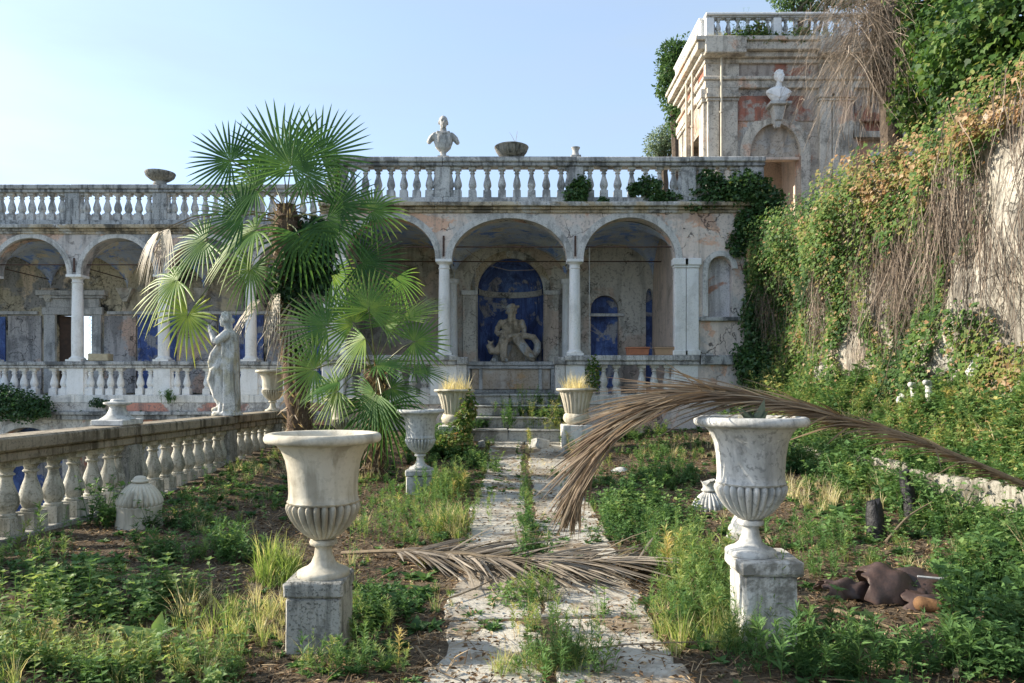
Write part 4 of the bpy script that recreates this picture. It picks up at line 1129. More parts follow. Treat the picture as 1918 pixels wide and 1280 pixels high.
# neck, head tilted up, hair knot
b.limb([(.04,0,1.38),(.01,0,1.47)], [.075,.06])
head(b, (-.02, 0, 1.565), .235, -90)
b.ell((.085,0,1.545), (.065,.06,.055)); b.limb([(.07,0,1.50),(.09,.0,1.42),(.08,.02,1.36)], [.035,.025,.015], 7)
me = sculpt('figure', b, M['statue'], .0115, smooth_it=1)
link_mesh('figure', me, t)
t.scale = (.93, .93, 1.02)

# sea god in the niche
t = empty('sea_god_statue', (-.02, 19.75, 2.47), 'seated bearded sea god statue with a dolphin in the blue niche', 'statue'); t.scale = (1.13, 1.05, 1.05)
b = MB()
b.loft([(.0,.26,.0,.50,.22,7,.1,0),(.0,.26,.25,.42,.2,7,.12,1),(.0,.22,.42,.32,.2,6,.1,2),(.0,.16,.60,.24,.18,5,.06,3)], 30)
sx_ = .0115
# torso
b.loft([(0,.02,.56,.22,.17,3,.0,0),(0,.0,.70,.20,.145,3,.0,0),(0,-.01,.80,.22,.15,3,.0,0),(0,-.02,.92,.25,.165,3,.0,0),(0,-.01,1.02,.265,.155,3,.0,0),(0,0,1.10,.22,.115,3,.0,0),(0,.0,1.15,.09,.08,3,.0,0)], 32)
b.ell((-.09,-.115,.98), (.10,.06,.075)); b.ell((.09,-.115,.98), (.10,.06,.075)); b.ell((0,-.10,.78), (.10,.06,.12))
b.limb([(0,0,1.10),(0,-.03,1.20)], [.10,.09])
head(b, (.0,-.06,1.33), .37, 8, curly=True, beard=True)
b.limb([(-.12,-.04,1.45),(-.19,-.05,1.46),(-.23,-.04,1.53)], [.05,.045,.02], 7); b.limb([(.12,-.04,1.44),(.17,-.05,1.46)], [.05,.04], 7)
# arms
b.limb([(-.25,0,1.05),(-.33,-.02,.90),(-.36,-.06,.78),(-.31,-.2,.70)], [.075,.07,.06,.045])
b.limb([(.255,0,1.05),(.31,-.02,.88),(.31,-.06,.74),(.12,-.22,.69),(.0,-.26,.67)], [.08,.075,.065,.055,.04])
for k in range(4): b.limb([(-.02,-.25-.012*k,.69-.02*k),(-.09,-.27-.01*k,.69-.022*k),(-.12,-.25,.67-.022*k)], [.016,.015,.012], 6)
# thighs and draped legs apart
b.limb([(-.10,-.02,.58),(-.16,-.26,.58),(-.20,-.30,.50),(-.19,-.27,.25),(-.17,-.28,.06)], [.13,.125,.115,.10,.085])
b.limb([(.10,-.02,.58),(.18,-.24,.55),(.28,-.30,.40),(.40,-.30,.22),(.50,-.28,.08)], [.13,.125,.12,.12,.10])
for k in range(5):
    b.limb([(.06+.04*k,-.22,.62-.01*k),(.18+.04*k,-.38,.42-.03*k),(.34+.05*k,-.40,.16-.015*k)], [.03,.035,.03], 7)
    b.limb([(-.06-.03*k,-.22,.6),(-.12-.03*k,-.40,.42),(-.14-.025*k,-.37,.1)], [.028,.03,.028], 7)
b.limb([(-.18,-.28,.06),(-.19,-.42,.03)], [.06,.045])
# coiled tail at right
co = [(.16,-.1,.62),(.36,-.12,.68),(.54,-.12,.64),(.64,-.13,.48),(.63,-.15,.30),(.54,-.18,.16),(.42,-.2,.07)]
b.limb(co, [.09,.085,.085,.09,.095,.1,.1], 12)
# dolphin: head under the hand, body curling left and down, tail fluke
b.ell((-.20,-.27,.72), (.105,.12,.11)); b.limb([(-.20,-.30,.64),(-.17,-.40,.60)], [.07,.04]); b.limb([(-.28,-.25,.75),(-.36,-.25,.80)], [.05,.015]); b.limb([(-.12,-.25,.78),(-.11,-.25,.82)], [.05,.02])
b.limb([(-.20,-.22,.60),(-.24,-.2,.42),(-.34,-.2,.28),(-.47,-.18,.28),(-.53,-.16,.40),(-.51,-.15,.50)], [.10,.10,.105,.10,.075,.035])
b.limb([(-.51,-.15,.48),(-.57,-.15,.55)], [.04,.015]); b.limb([(-.51,-.15,.48),(-.44,-.15,.53)], [.04,.015])
me = sculpt('figure', b, M['neptune'], .0125, smooth_it=1)
link_mesh('figure', me, t)
for xx in (-.42, -.13):
    b = MB(); b.box(xx-.04, xx+.04, -.42, -.36, 0, .07); link_mesh('pipe_block', b.mesh('pipe_block', M['urn_white']), t)
    b = MB(); b.lathe([(.014,0),(.014,.01)], 10); o = link_mesh('water_spout', b.mesh('water_spout', M['char_and_dark']), t, (xx,-.42,.035)); o.rotation_euler = (R(90),0,0)
# ------------------------------------------------------------------ fan palms
def fan_arrays(H, A, Nn, Rr, span, nseg, g, tint, tipy=.12, seed=0, kink=.22):
    nseg = int(nseg*.74)
    r_ = np.random.default_rng(seed)
    H, A, Nn = np.array(H, float), np.array(A, float), np.array(Nn, float)
    A = A/np.linalg.norm(A); Nn = Nn - A*Nn.dot(A); Nn /= np.linalg.norm(Nn); Sd = np.cross(A, Nn)
    th = np.linspace(-span/2, span/2, nseg) + r_.normal(0, .012, nseg)
    dth = span/nseg
    L = Rr*(.80+.20*np.cos(th*.62))*r_.uniform(.93, 1.04, nseg)
    u = np.array([.03,.16,.30,.50,.72,.90,1.0])
    K = len(u)
    D = np.cos(th)[:,None]*A + np.sin(th)[:,None]*Sd
    Tn = -np.sin(th)[:,None]*A + np.cos(th)[:,None]*Sd
    h0 = .30*np.tan(dth/2)
    hw = np.where(u <= .30, u*np.tan(dth/2)*1.0, h0*np.interp(u, [.3,.5,.72,.9,1.0], [1,1.1,.9,.45,.03]))
    P = H + D[:,None,:]*(u[None,:,None]*L[:,None,None])
    # shallow cone so that the blade is not flat
    P += Nn*((u**1.5)[None,:,None]*(.16*Rr*np.cos(th*1.3))[:,None,None]*-1)
    gk = g*(1+kink*4*(r_.random(nseg) < kink))*r_.uniform(.7, 1.3, nseg)
    P[:,:,2] -= gk[:,None]*L[:,None]*np.clip(u-.3, 0, 1)[None,:]**2*1.6
    P += r_.normal(0, .012*Rr, (nseg,1,3))*(u**2)[None,:,None]
    E = Tn[:,None,:]*(hw[None,:,None]*L[:,None,None])
    rid = Nn*(hw[None,:,None]*L[:,None,None])*.55
    V = np.stack([P-E, P+rid, P+E], 2)                      # seg, K, 3, xyz
    k = np.arange(K-1)
    f = []
    for j in range(K-1):
        a = 3*j
        f += [(a,a+3,a+4),(a,a+4,a+1),(a+1,a+4,a+5),(a+1,a+5,a+2)]
    f = np.array(f)
    Fa = (f[None]+(np.arange(nseg)*K*3)[:,None,None]).reshape(-1,3)
    T = tint + r_.normal(0,.03,nseg)[:,None] + np.clip(u-.6,0,1)[None,:]*tipy*2.5 + (u < .25)[None,:]*.06
    T = np.repeat(T[:,:,None], 3, 2)
    return V.reshape(-1,3), Fa, T.reshape(-1)

def palm(name, loc, label, crown, trunk_pts, trunk_r, fans, mat='frond'):
    t = empty(name, loc, label, 'palm')
    b = MB()
    P = [Vector(p) for p in trunk_pts]; pts = []; rad = []
    n = 46
    for i in range(n):
        f = i/(n-1)*(len(P)-1); k = min(int(f), len(P)-2); fr = f-k
        pts.append(P[k].lerp(P[k+1], fr)); rad.append((trunk_r[k]*(1-fr)+trunk_r[k+1]*fr)*(1+.10*(i%2)+rnd.uniform(-.06,.06)))
    b.tube(pts, rad, 14)
    tr = b.build('trunk', M['palm_bark'], t, jitter=.012)
    # fibres and old leaf stubs on the trunk
    q = NP(); N = 900
    f = rng.random(N); idx = np.minimum((f*(n-1)).astype(int), n-2)
    C = np.array([tuple(p) for p in pts])[idx]; rr = np.array(rad)[idx]
    an = rng.uniform(0, 2*np.pi, N); out = np.stack([np.cos(an), np.sin(an), np.zeros(N)], 1)
    Bp = C + out*rr[:,None]*.95
    ax = nrm(out*.55 + np.array([0,0,1])*rng.choice([-.8,1.0], N)[:,None] + rng.normal(0,.3,(N,3)))
    X, Y, Z = frames(ax, out)
    tv = np.array([(-.07,0,0),(.07,0,0),(.05,.6,.06),(-.05,.6,.06),(0,1,.02)]); tf = np.array([(0,1,2),(0,2,3),(3,2,4)])
    q.stamp(tv, tf, Bp, X, Y, Z, rng.uniform(.08,.24,N), rng.uniform(0,.6,N))
    link_mesh('trunk_fibre', q.mesh('trunk_fibre', M['straw'], WL[t]), tr)['kind'] = 'stuff'
    for i, fn in enumerate(fans):
        H, A, Nn, Rr, span, nseg, g, tint, tipy = fn
        q = NP(); q.add(*fan_arrays(H, A, Nn, Rr, R(span), nseg, g, tint, tipy, i+int(abs(loc[0])*10)))
        fo = q.build('frond', M[mat if tint < .95 else 'dead_frond'], t)
        c = Vector(crown) + Vector((rnd.uniform(-.08,.08), rnd.uniform(-.08,.08), rnd.uniform(-.25,.1)))
        Hv = Vector(H); L = (Hv-c).length
        mid = c.lerp(Hv, .5) + Vector((0,0,.10*L))
        pt = [c, c.lerp(mid,.5)+Vector((0,0,.03*L)), mid, mid.lerp(Hv,.5)+Vector((0,0,.03*L)), Hv, Hv+Vector(A).normalized()*.06]
        b = MB(); b.tube(pt, [.016,.013,.011,.010,.009,.004], 5)
        link_mesh('leaf_stalk', b.mesh('leaf_stalk', M['petiole'] if tint < .9 else M['stick'], origin=WL[t]), fo)
    return t

def fan_spec(px, py, d, ang, face, rpx, span=230, nseg=38, g=.05, tint=.38, tipy=.08, yaw=0, tb=.04):
    """ang: direction of the middle segment in the upright plane; face: 1 = blade upright towards the garden entrance, 0 = level, -1 = underside"""
    H = at(px, py, d); s = F/d
    a = R(ang)
    A = Vector((math.cos(a), 0, math.sin(a)))
    A = (A + Vector((0, yaw, 0))).normalized()
    side = Vector((-math.sin(a), 0, math.cos(a)))
    if side.z < 0: side = -side
    Nn = Vector((0, -1, 0))*face + (side if abs(math.cos(a)) > .3 else Vector((0,0,1)))*(1-abs(face)) + Vector((0,0,.001))
    return (H, A, Nn, rpx/s, span, nseg, g, tint+(tb if tint < .95 else 0), tipy)

D1 = 12.4
base = at(562, 800, D1); bx0 = base.x; bz0 = float(gz(bx0, D1))
tp = [(bx0, D1, bz0-.1), (bx0, D1, bz0+.6), at(552,690,D1), at(545,600,D1), at(545,500,D1), at(538,430,D1), at(536,385,D1)]
fs = [
 fan_spec(432,301,D1-.2,152,.85,92,260,40,.03,.30,.05), fan_spec(528,300,D1+.1,103,.9,128,250,44,.02,.33,.05), fan_spec(600,292,D1+.2,58,.85,112,240,40,.02,.36,.05),
 fan_spec(545,312,D1-.4,80,.75,105,300,46,.05,.40,.06), fan_spec(575,330,D1-.5,-10,.7,80,240,40,.10,.36,.05), fan_spec(480,355,D1-.4,185,.6,92,230,38,.06,.40,.08),
 fan_spec(455,405,D1-.6,176,.7,108,200,36,.06,.26,.06), fan_spec(632,385,D1-.3,42,.75,92,240,38,.05,.28,.05),
 fan_spec(697,395,D1-.1,15,.8,70,270,34,.22,.42,.30), fan_spec(612,412,D1-.5,-32,.65,112,220,38,.14,.30,.06), fan_spec(478,432,D1-.7,205,.45,118,230,38,.30,.48,.18),
 fan_spec(385,452,D1-.2,205,.6,95,230,36,.16,.45,.15), fan_spec(318,428,D1+.3,240,.6,88,110,22,.55,1.0,.0), fan_spec(300,432,D1+.4,225,.5,75,80,16,.5,1.0,.0), fan_spec(332,525,D1-.3,200,.55,98,240,36,.30,.50,.28),
 fan_spec(470,502,D1-.6,250,.75,80,280,40,.22,.45,.10), fan_spec(352,590,D1-.1,252,.8,82,300,34,.14,.60,.25), fan_spec(676,492,D1-.2,-8,.75,95,230,38,.08,.22,.05),
 fan_spec(742,520,D1+.4,-62,.6,62,200,30,.25,.42,.2), fan_spec(622,512,D1+.2,-70,.6,70,240,34,.25,.46,.15),
 fan_spec(560,440,D1-.7,-75,.5,95,240,36,.3,.30,.1),
 fan_spec(500,330,D1+.7,130,.6,90,240,36,.06,.28,.05),
 fan_spec(525,540,D1-.25,240,.4,80,120,18,.45,1.0,0), fan_spec(570,545,D1-.25,285,.4,80,120,18,.45,1.0,0), fan_spec(490,560,D1-.1,215,.4,85,100,16,.3,1.0,0), fan_spec(545,590,D1-.35,262,.4,80,120,18,.45,1.0,0),
]
palm('fan_palm', (bx0, D1, bz0), 'tall bushy fan palm with ivy on its trunk beside the garden balustrade', at(536,400,D1), tp, [.24,.20,.19,.22,.26,.24,.15], fs)
D2 = 11.35
base = at(700, 850, D2); bx2 = base.x; bz2 = float(gz(bx2, D2))
fs = [
 fan_spec(612,611,D2-.2,165,.75,98,220,38,.04,.40,.08, tb=.09), fan_spec(690,580,D2-.3,75,.8,86,250,42,.03,.46,.06, tb=.09), fan_spec(663,606,D2-.1,132,.8,95,220,38,.04,.42,.06, tb=.09),
 fan_spec(755,598,D2,32,.35,88,130,26,.03,.50,.06, tb=.09), fan_spec(776,640,D2-.2,12,.85,72,280,38,.05,.42,.08, tb=.09), fan_spec(684,634,D2-.6,213,.45,90,160,28,.10,.48,.06, tb=.09),
 fan_spec(589,692,D2-.4,178,.85,78,270,36,.06,.46,.10, tb=.09), fan_spec(705,684,D2-.7,5,.25,95,200,34,.08,.38,.05, tb=.09), fan_spec(636,714,D2-.5,192,.25,85,200,32,.12,.32,.05, tb=.09),
 fan_spec(778,694,D2-.1,0,.25,72,200,30,.12,.34,.05, tb=.09), fan_spec(704,738,D2-.8,232,.6,98,200,36,.16,.36,.06, tb=.09), fan_spec(633,733,D2-.6,215,.6,72,220,32,.12,.50,.12, tb=.09),
 fan_spec(718,765,D2-.6,268,.6,100,240,38,.25,.24,.05, tb=.09), fan_spec(732,727,D2-.5,-12,.4,78,220,34,.18,.34,.06, tb=.09),
 fan_spec(720,610,D2+.3,60,.6,80,240,36,.05,.40,.06, tb=.09),
]
palm('fan_palm', (bx2, D2, bz2), 'small bright fan palm behind the big left urn', at(704,690,D2), [(bx2,D2,bz2-.1), at(702,800,D2), at(704,740,D2), at(704,690,D2)], [.15,.16,.19,.13], fs)

# ------------------------------------------------------------------ dead feather fronds
def catmull(P, n):
    P = np.array([tuple(p) for p in P], float); out = []
    Q = np.vstack([2*P[0]-P[1], P, 2*P[-1]-P[-2]])
    m = len(P)-1
    for t in np.linspace(0, m-1e-6, n):
        i = int(t); f = t-i; p0,p1,p2,p3 = Q[i:i+4]
        out.append(.5*((2*p1)+(-p0+p2)*f+(2*p0-5*p1+4*p2-p3)*f*f+(-p0+3*p1-3*p2+p3)*f**3))
    return np.array(out)

def feather(name, label, pts, r0, r1, nl, len_f, open_f, down_f, up, t0=.08, width=.011, seed=3, ground=None, sag=.25, mat='dead_frond', mess=.075):
    C = catmull(pts, 90)
    t = empty(name, tuple(C[45]), label, 'palm frond', 'dead palm fronds')
    b = MB(); b.tube([tuple(c) for c in C], list(np.linspace(r0, r1, 90)), 7); b.build('rachis', M['stick'], t)
    r_ = np.random.default_rng(seed); q = NP()
    f = np.repeat(np.linspace(t0, .995, nl), 2); sd = np.tile([-1., 1.], nl); N = len(f)
    f = np.clip(f + r_.normal(0,.004,N), 0, .999)
    i = f*89; i0 = i.astype(int); fr = (i-i0)[:,None]; i1 = np.minimum(i0+1, 89)
    Bp = C[i0]*(1-fr)+C[i1]*fr
    T = nrm(C[np.minimum(i0+2,89)]-C[np.maximum(i0-2,0)])
    upv = np.array(up, float)
    Sv = nrm(np.cross(T, upv)); Uv = np.cross(Sv, T)
    op = open_f(f)*r_.uniform(.7,1.35,N); dn = down_f(f)*r_.uniform(.6,1.4,N)
    D = nrm(T + Sv*(sd*op)[:,None] - Uv*dn[:,None] + r_.normal(0,mess,(N,3)) + r_.normal(0,.35,(N,3))*(r_.random((N,1)) < .03))
    L = len_f(f)*r_.uniform(.6,1.15,N)*np.where(r_.random(N) < .08, .4, 1)
    K = 6; us = np.linspace(0,1,K)
    P = Bp[:,None,:] + D[:,None,:]*(us[None,:,None]*L[:,None,None])
    P[:,:,2] -= (sag*L*r_.uniform(.4,1.6,N))[:,None]*us[None,:]**2
    P += (Sv*(r_.normal(0,.05,N)*L)[:,None])[:,None,:]*(us**2)[None,:,None]
    if ground is not None:
        gzv = ground(P[:,:,0], P[:,:,1])
        P[:,:,2] = np.maximum(P[:,:,2], gzv+r_.uniform(.008,.05,(N,1)))
    Wd = nrm(np.cross(D, Uv*1.0 + r_.normal(0,.35,(N,3))))
    hw = width*np.array([.5,1,1,.85,.55,.08])
    V = np.stack([P-Wd[:,None,:]*hw[None,:,None], P+Uv[:,None,:]*(hw*.5)[None,:,None], P+Wd[:,None,:]*hw[None,:,None]], 2)
    fc = []
    for j in range(K-1):
        a = 3*j; fc += [(a,a+3,a+4),(a,a+4,a+1),(a+1,a+4,a+5),(a+1,a+5,a+2)]
    fc = np.array(fc)
    Fa = (fc[None]+(np.arange(N)*K*3)[:,None,None]).reshape(-1,3)
    Ti = np.repeat(r_.uniform(.15,.8,N), K*3)
    q.add(V.reshape(-1,3), Fa, Ti)
    o = q.build('leaflets', M[mat], t); o['kind'] = 'stuff'
    return t

pts = [at(1985,938,5.5), at(1850,878,5.3), at(1700,818,5.1), at(1600,790,4.98), at(1520,768,4.88), at(1430,748,4.8), at(1340,735,4.76), at(1262,742,4.74), at(1190,772,4.74), at(1130,826,4.76), at(1092,890,4.8), at(1070,960,4.84)]
feather('dead_frond', 'long dead brown palm frond arching over the big right urn', pts,   .022, .006, 360,
        lambda f: np.interp(f, [0,.15,.45,.7,.9,1],[.36,.52,.66,.62,.42,.14]), lambda f: np.interp(f,[0,.3,.5,.6,1],[.07,.08,.16,.23,.20]), lambda f: np.interp(f,[0,.4,.5,.75,1],[.0,.0,.05,.10,.0]), (0,-.70,.7), t0=.03, width=.0075, sag=.13)
def gp(px, py, h):
    x, y = G(px, py); return (x, y, float(gz(x,y))+h)
pts = [gp(640,1042,.03), gp(745,1050,.09), gp(830,1058,.11), gp(930,1066,.11), gp(1040,1074,.12), gp(1150,1076,.12), gp(1270,1066,.10)]
feather('dead_frond', 'dry grey palm frond lying flat across the garden path', pts, .020, .006, 150,
        lambda f: np.interp(f,[0,.15,.3,.6,.9,1],[.2,.55,.95,1.0,.75,.3]), lambda f: np.interp(f,[0,.3,1],[1.2,1.0,.65]), lambda f: f*0-.03, (0,0,1), t0=.16, width=.013, seed=8, ground=gz, sag=.10, mat='grey_frond', mess=.14)
x, y = G(1330, 1055)
feather('dead_frond', 'short curled remnant of a dead frond behind the right pedestal', [gp(1470,1000,.06), gp(1420,1030,.12), gp(1360,1045,.1), gp(1330,1050,.05)], .012, .004, 40,
        lambda f: f*0+.28, lambda f: f*0+.5, lambda f: f*0+.02, (0,0,1), t0=.1, width=.012, seed=18, ground=gz, sag=.1)

# ------------------------------------------------------------------ charred stumps, broken jar, sticks, agave
def stump(px, pyb, pyt, wpx, lean, label):
    x, y = G(px, pyb); z = float(gz(x,y)); s = F/y
    h = (pyb-pyt)/s; r_ = wpx/2/s
    b = MB()
    pts = [(x, y, z-.08), (x+lean*.2, y, z+h*.3), (x+lean*.55, y+.02, z+h*.65), (x+lean, y+.03, z+h)]
    b.tube(pts, [r_*1.15, r_, r_*.95, r_*.7], 11)
    n = 11
    for i in range(n):
        v = b.v[3*n+i]; b.v[3*n+i] = (v[0], v[1], v[2]+rnd.uniform(-.06,.03))
    tag(b.build('charred_stump', M['char_and_dark'], None, sub=1, jitter=.006, smooth_deg=50), label, 'stump', 'burnt stumps')
stump(1642, 1012, 940, 34, -.02, 'short thick charred stump in the weeds right of the big urn')
stump(1708, 972, 884, 24, -.07, 'taller leaning charred stump near the kerb wall')
x, y = G(1728, 1132)
t = empty('broken_jar', (x, y, float(gz(x,y))), 'broken dark brown jar lying in the weeds right of the marble pedestal', 'jar')
def shell(name, cx, cy, cz, rx, ry, rz, yaw, mat, a0, a1, cut=.0, th=.02):
    b = MB(); n, m_ = 18, 10
    vs = []
    for lay in (1.0, 1-th/rz):
        for j in range(m_+1):
            ph = (cut + (1-cut)*j/m_)*math.pi/2
            for i in range(n+1):
                a = R(a0)+(R(a1)-R(a0))*i/n
                w = 1+.03*math.sin(3*a+j*.5)
                vs.append((rx*lay*math.cos(a)*math.cos(ph)*w, ry*lay*math.sin(a)*math.cos(ph)*w, rz*lay*math.sin(ph)+ (.012*math.sin(i*1.9) if j == 0 else 0)))
    q = (n+1)*(m_+1); fs_ = []
    for j in range(m_):
        for i in range(n):
            k = j*(n+1)+i
            fs_ += [(k,k+1,k+n+2,k+n+1), (q+k,q+k+n+1,q+k+n+2,q+k+1)]
    for i in range(n): fs_.append((i, q+i, q+i+1, i+1))
    for j in range(m_):
        k = j*(n+1); fs_ += [(k,k+n+1,q+k+n+1,q+k),(k+n,q+k+n,q+k+2*n+1,k+2*n+1)]
    c_, s_ = math.cos(R(yaw)), math.sin(R(yaw))
    b.add([(cx+v[0]*c_-v[1]*s_, cy+v[0]*s_+v[1]*c_, cz+v[2]) for v in vs], fs_)
    o = b.mesh(name, M[mat], smooth_deg=45); return link_mesh(name, o, t)
def sheet(name, x0, y0, z0, L, W, H, yaw, taper, seed, droop=0., mat='jar'):
    """a curled, crumpled piece of jar wall: length L, width W, arched up by H"""
    r_ = random.Random(seed); ph = [r_.uniform(0, 6.28) for _ in range(6)]
    nu, nv = 26, 14; top = []
    for i in range(nu+1):
        u = i/nu
        w = W*(1-taper*u**1.6)*(.75+.25*math.sin(math.pi*min(1, u*1.3+.15)))*(1+.05*math.sin(9*u+ph[0]))
        for j in range(nv+1):
            v = j/nv*2-1
            z = H*(1-abs(v)**2.2)*(1-.55*taper*u)*(.7+.3*math.sin(math.pi*min(1,.25+u))) - droop*u*u
            z += .018*math.sin(7*u+3*v+ph[1])+.012*math.sin(13*u-5*v+ph[2])+.006*math.sin(25*u+11*v+ph[3])
            e = .03*math.sin(11*v+ph[4]) if i in (0, nu) else 0
            top.append((u*L-L/2+e, v*w/2+.012*math.sin(17*u+ph[5])*(abs(v) > .9), z))
    c_, s_ = math.cos(R(yaw)), math.sin(R(yaw)); n = len(top)
    vs = [(x0+p[0]*c_-p[1]*s_, y0+p[0]*s_+p[1]*c_, z0+p[2]) for p in top]; vs += [(v[0], v[1], v[2]-.016) for v in vs]
    fs_ = []
    for i in range(nu):
        for j in range(nv):
            k = i*(nv+1)+j; fs_ += [(k,k+nv+1,k+nv+2,k+1), (n+k,n+k+1,n+k+nv+2,n+k+nv+1)]
    for i in range(nu):
        k = i*(nv+1); fs_ += [(k,n+k,n+k+nv+1,k+nv+1), (k+nv,k+2*nv+1,n+k+2*nv+1,n+k+nv)]
    for j in range(nv):
        k = nu*(nv+1)+j; fs_ += [(j,j+1,n+j+1,n+j), (k,n+k,n+k+1,k+1)]
    b = MB(); b.add(vs, fs_); return link_mesh(name, b.mesh(name, M[mat], smooth_deg=50), t)
sheet('jar_shoulder', -.12, .14, .03, .46, .40, .22, -14, .25, 1)
sheet('jar_side', .26, .06, .03, .78, .34, .20, -17, .75, 2, .06)
sheet('jar_shard', -.46, .20, .03, .42, .26, .10, 4, .3, 3)
sheet('jar_shard', .20, -.10, -.03, .70, .24, .12, -16, .6, 4, .03)
sheet('jar_shard', .66, .02, .0, .40, .18, .07, -10, .7, 5)
b = MB(); b.limb([(-.08,-.12,.04),(.02,-.16,.03),(.10,-.15,.02)], [.055,.05,.03], 9); link_mesh('clay_core', sculpt('clay_core', b, M['jar_in'], .014, None, 0), t)
b = MB(); b.limb([(-.02,.02,.20),(.10,-.04,.20),(.17,-.04,.21)], [.008,.010,.006], 6); link_mesh('cement_seam', b.mesh('cement_seam', M['jar_cement']), t)

def stick(pp, r_, label, mat='stick'):
    P = [gp(px, py, h) for (px, py, h) in pp]
    C = catmull(P, 10)
    b = MB(); b.tube([tuple(c) for c in C], list(np.linspace(r_, r_*.5, 10)), 6)
    tag(b.build('stick', M[mat], None, jitter=.002), label, 'stick', 'sticks on the ground')
stick([(1660,1045,.15),(1700,1010,.22),(1750,985,.27)], .014, 'bent grey stick leaning by the charred stumps')
stick([(1560,1150,.03),(1610,1165,.03),(1665,1180,.02)], .022, 'thick pale stick in the weeds below the broken jar')
stick([(1790,1285,.06),(1815,1240,.07),(1880,1215,.02)], .018, 'forked pale stick in the bottom right corner')
stick([(1225,1165,.03),(1290,1120,.10),(1345,1060,.28)], .008, 'thin straw coloured cane leaning left of the right pedestal')
stick([(812,1140,.04),(880,1118,.05),(960,1080,.06)], .009, 'thin brown stick across the left path slabs')
stick([(1060,1235,.04),(1180,1225,.06),(1390,1215,.05)], .007, 'thin bent cane lying across the right path slabs')
stick([(780,1220,.03),(815,1262,.03),(850,1278,.03)], .008, 'short stick at the bottom left edge of the path')
t = empty('agave', (1.62, 4.70, 1.44), 'small grey green agave growing in the big right urn', 'plant')
for i in range(13):
    a = 2.4*i; L = rnd.uniform(.12,.23); el = rnd.uniform(.5,1.3)
    dx, dy, dz = math.cos(a)*math.cos(el), math.sin(a)*math.cos(el), math.sin(el)
    q = NP(); X, Y, Z = frames(np.array([[dx,dy,dz]]), np.array([[-dx,-dy,.8]]))
    q.stamp(np.array([(-.13,0,.05),(0,0,-.03),(.13,0,.05),(-.17,.45,.07),(0,.45,-.02),(.17,.45,.07),(0,1,.0)]), np.array([(0,1,4),(0,4,3),(1,2,5),(1,5,4),(3,4,6),(4,5,6)]), np.array([[1.62+.03*dx,4.70+.03*dy,1.44]]), X, Y, Z, L, .5)
    q.build('leaf', M['agave'], t)
q = NP()
# ------------------------------------------------------------------ weeds, grass, creepers
def vnoise(x, y, seed=0):
    x = np.asarray(x, float); y = np.asarray(y, float)
    xi, yi = np.floor(x).astype(int), np.floor(y).astype(int)
    fx, fy = smooth(x-xi), smooth(y-yi)
    def h(a, b): 
        n = (a*374761393 + b*668265263 + seed*974634) & 0x7fffffff
        n = ((n ^ (n >> 13))*1274126177) & 0x7fffffff
        return (n ^ (n >> 16)) % 10007/10007.0
    return (h(xi,yi)*(1-fx)+h(xi+1,yi)*fx)*(1-fy)+(h(xi,yi+1)*(1-fx)+h(xi+1,yi+1)*fx)*fy
def fbm(x, y, seed=0): return .5*vnoise(x,y,seed)+.3*vnoise(2*x,2*y,seed+1)+.2*vnoise(4.3*x,4.3*y,seed+2)

def leaf_t(w, fold=.10, curl=-.12):
    return (np.array([(0,0,0),(-w/2,.42,fold*w*2),(w/2,.42,fold*w*2),(0,1,curl),(0,.48,0)]), np.array([(0,4,1),(1,4,3),(0,2,4),(4,2,3)]))
def ivy_t():
    # five pointed creeper leaf
    v = np.array([(0,0,0),(-.42,.10,.05),(-.5,.42,.02),(-.24,.55,.04),(0,1,-.10),(.24,.55,.04),(.5,.42,.02),(.42,.10,.05)])
    f = np.array([(0,2,1),(0,3,2),(0,4,3),(0,5,4),(0,6,5),(0,7,6)]); return v, f

def pack(q): return np.concatenate(q.V), np.concatenate(q.Fs), np.concatenate(q.T)
def stem(q, pts, w, tint):
    pts = np.asarray(pts, float); n = len(pts)
    for ax in ((1,0,0),(0,1,0)):
        o = np.array(ax)*w
        V = np.concatenate([pts-o*np.linspace(1,.5,n)[:,None], pts+o*np.linspace(1,.5,n)[:,None]])
        Fc = []
        for i in range(n-1): Fc += [(i,i+1,n+i+1),(i,n+i+1,n+i)]
        q.add(V, np.array(Fc), np.full(2*n, tint))
def leaves_on(q, P, D, L, tmpl, tint, up=(0,0,1)):
    X, Y, Z = frames(D, np.broadcast_to(np.array(up,float)+1e-4, D.shape)+rng.normal(0,.25,D.shape))
    q.stamp(tmpl[0], tmpl[1], P, X, Y, Z, L, tint)

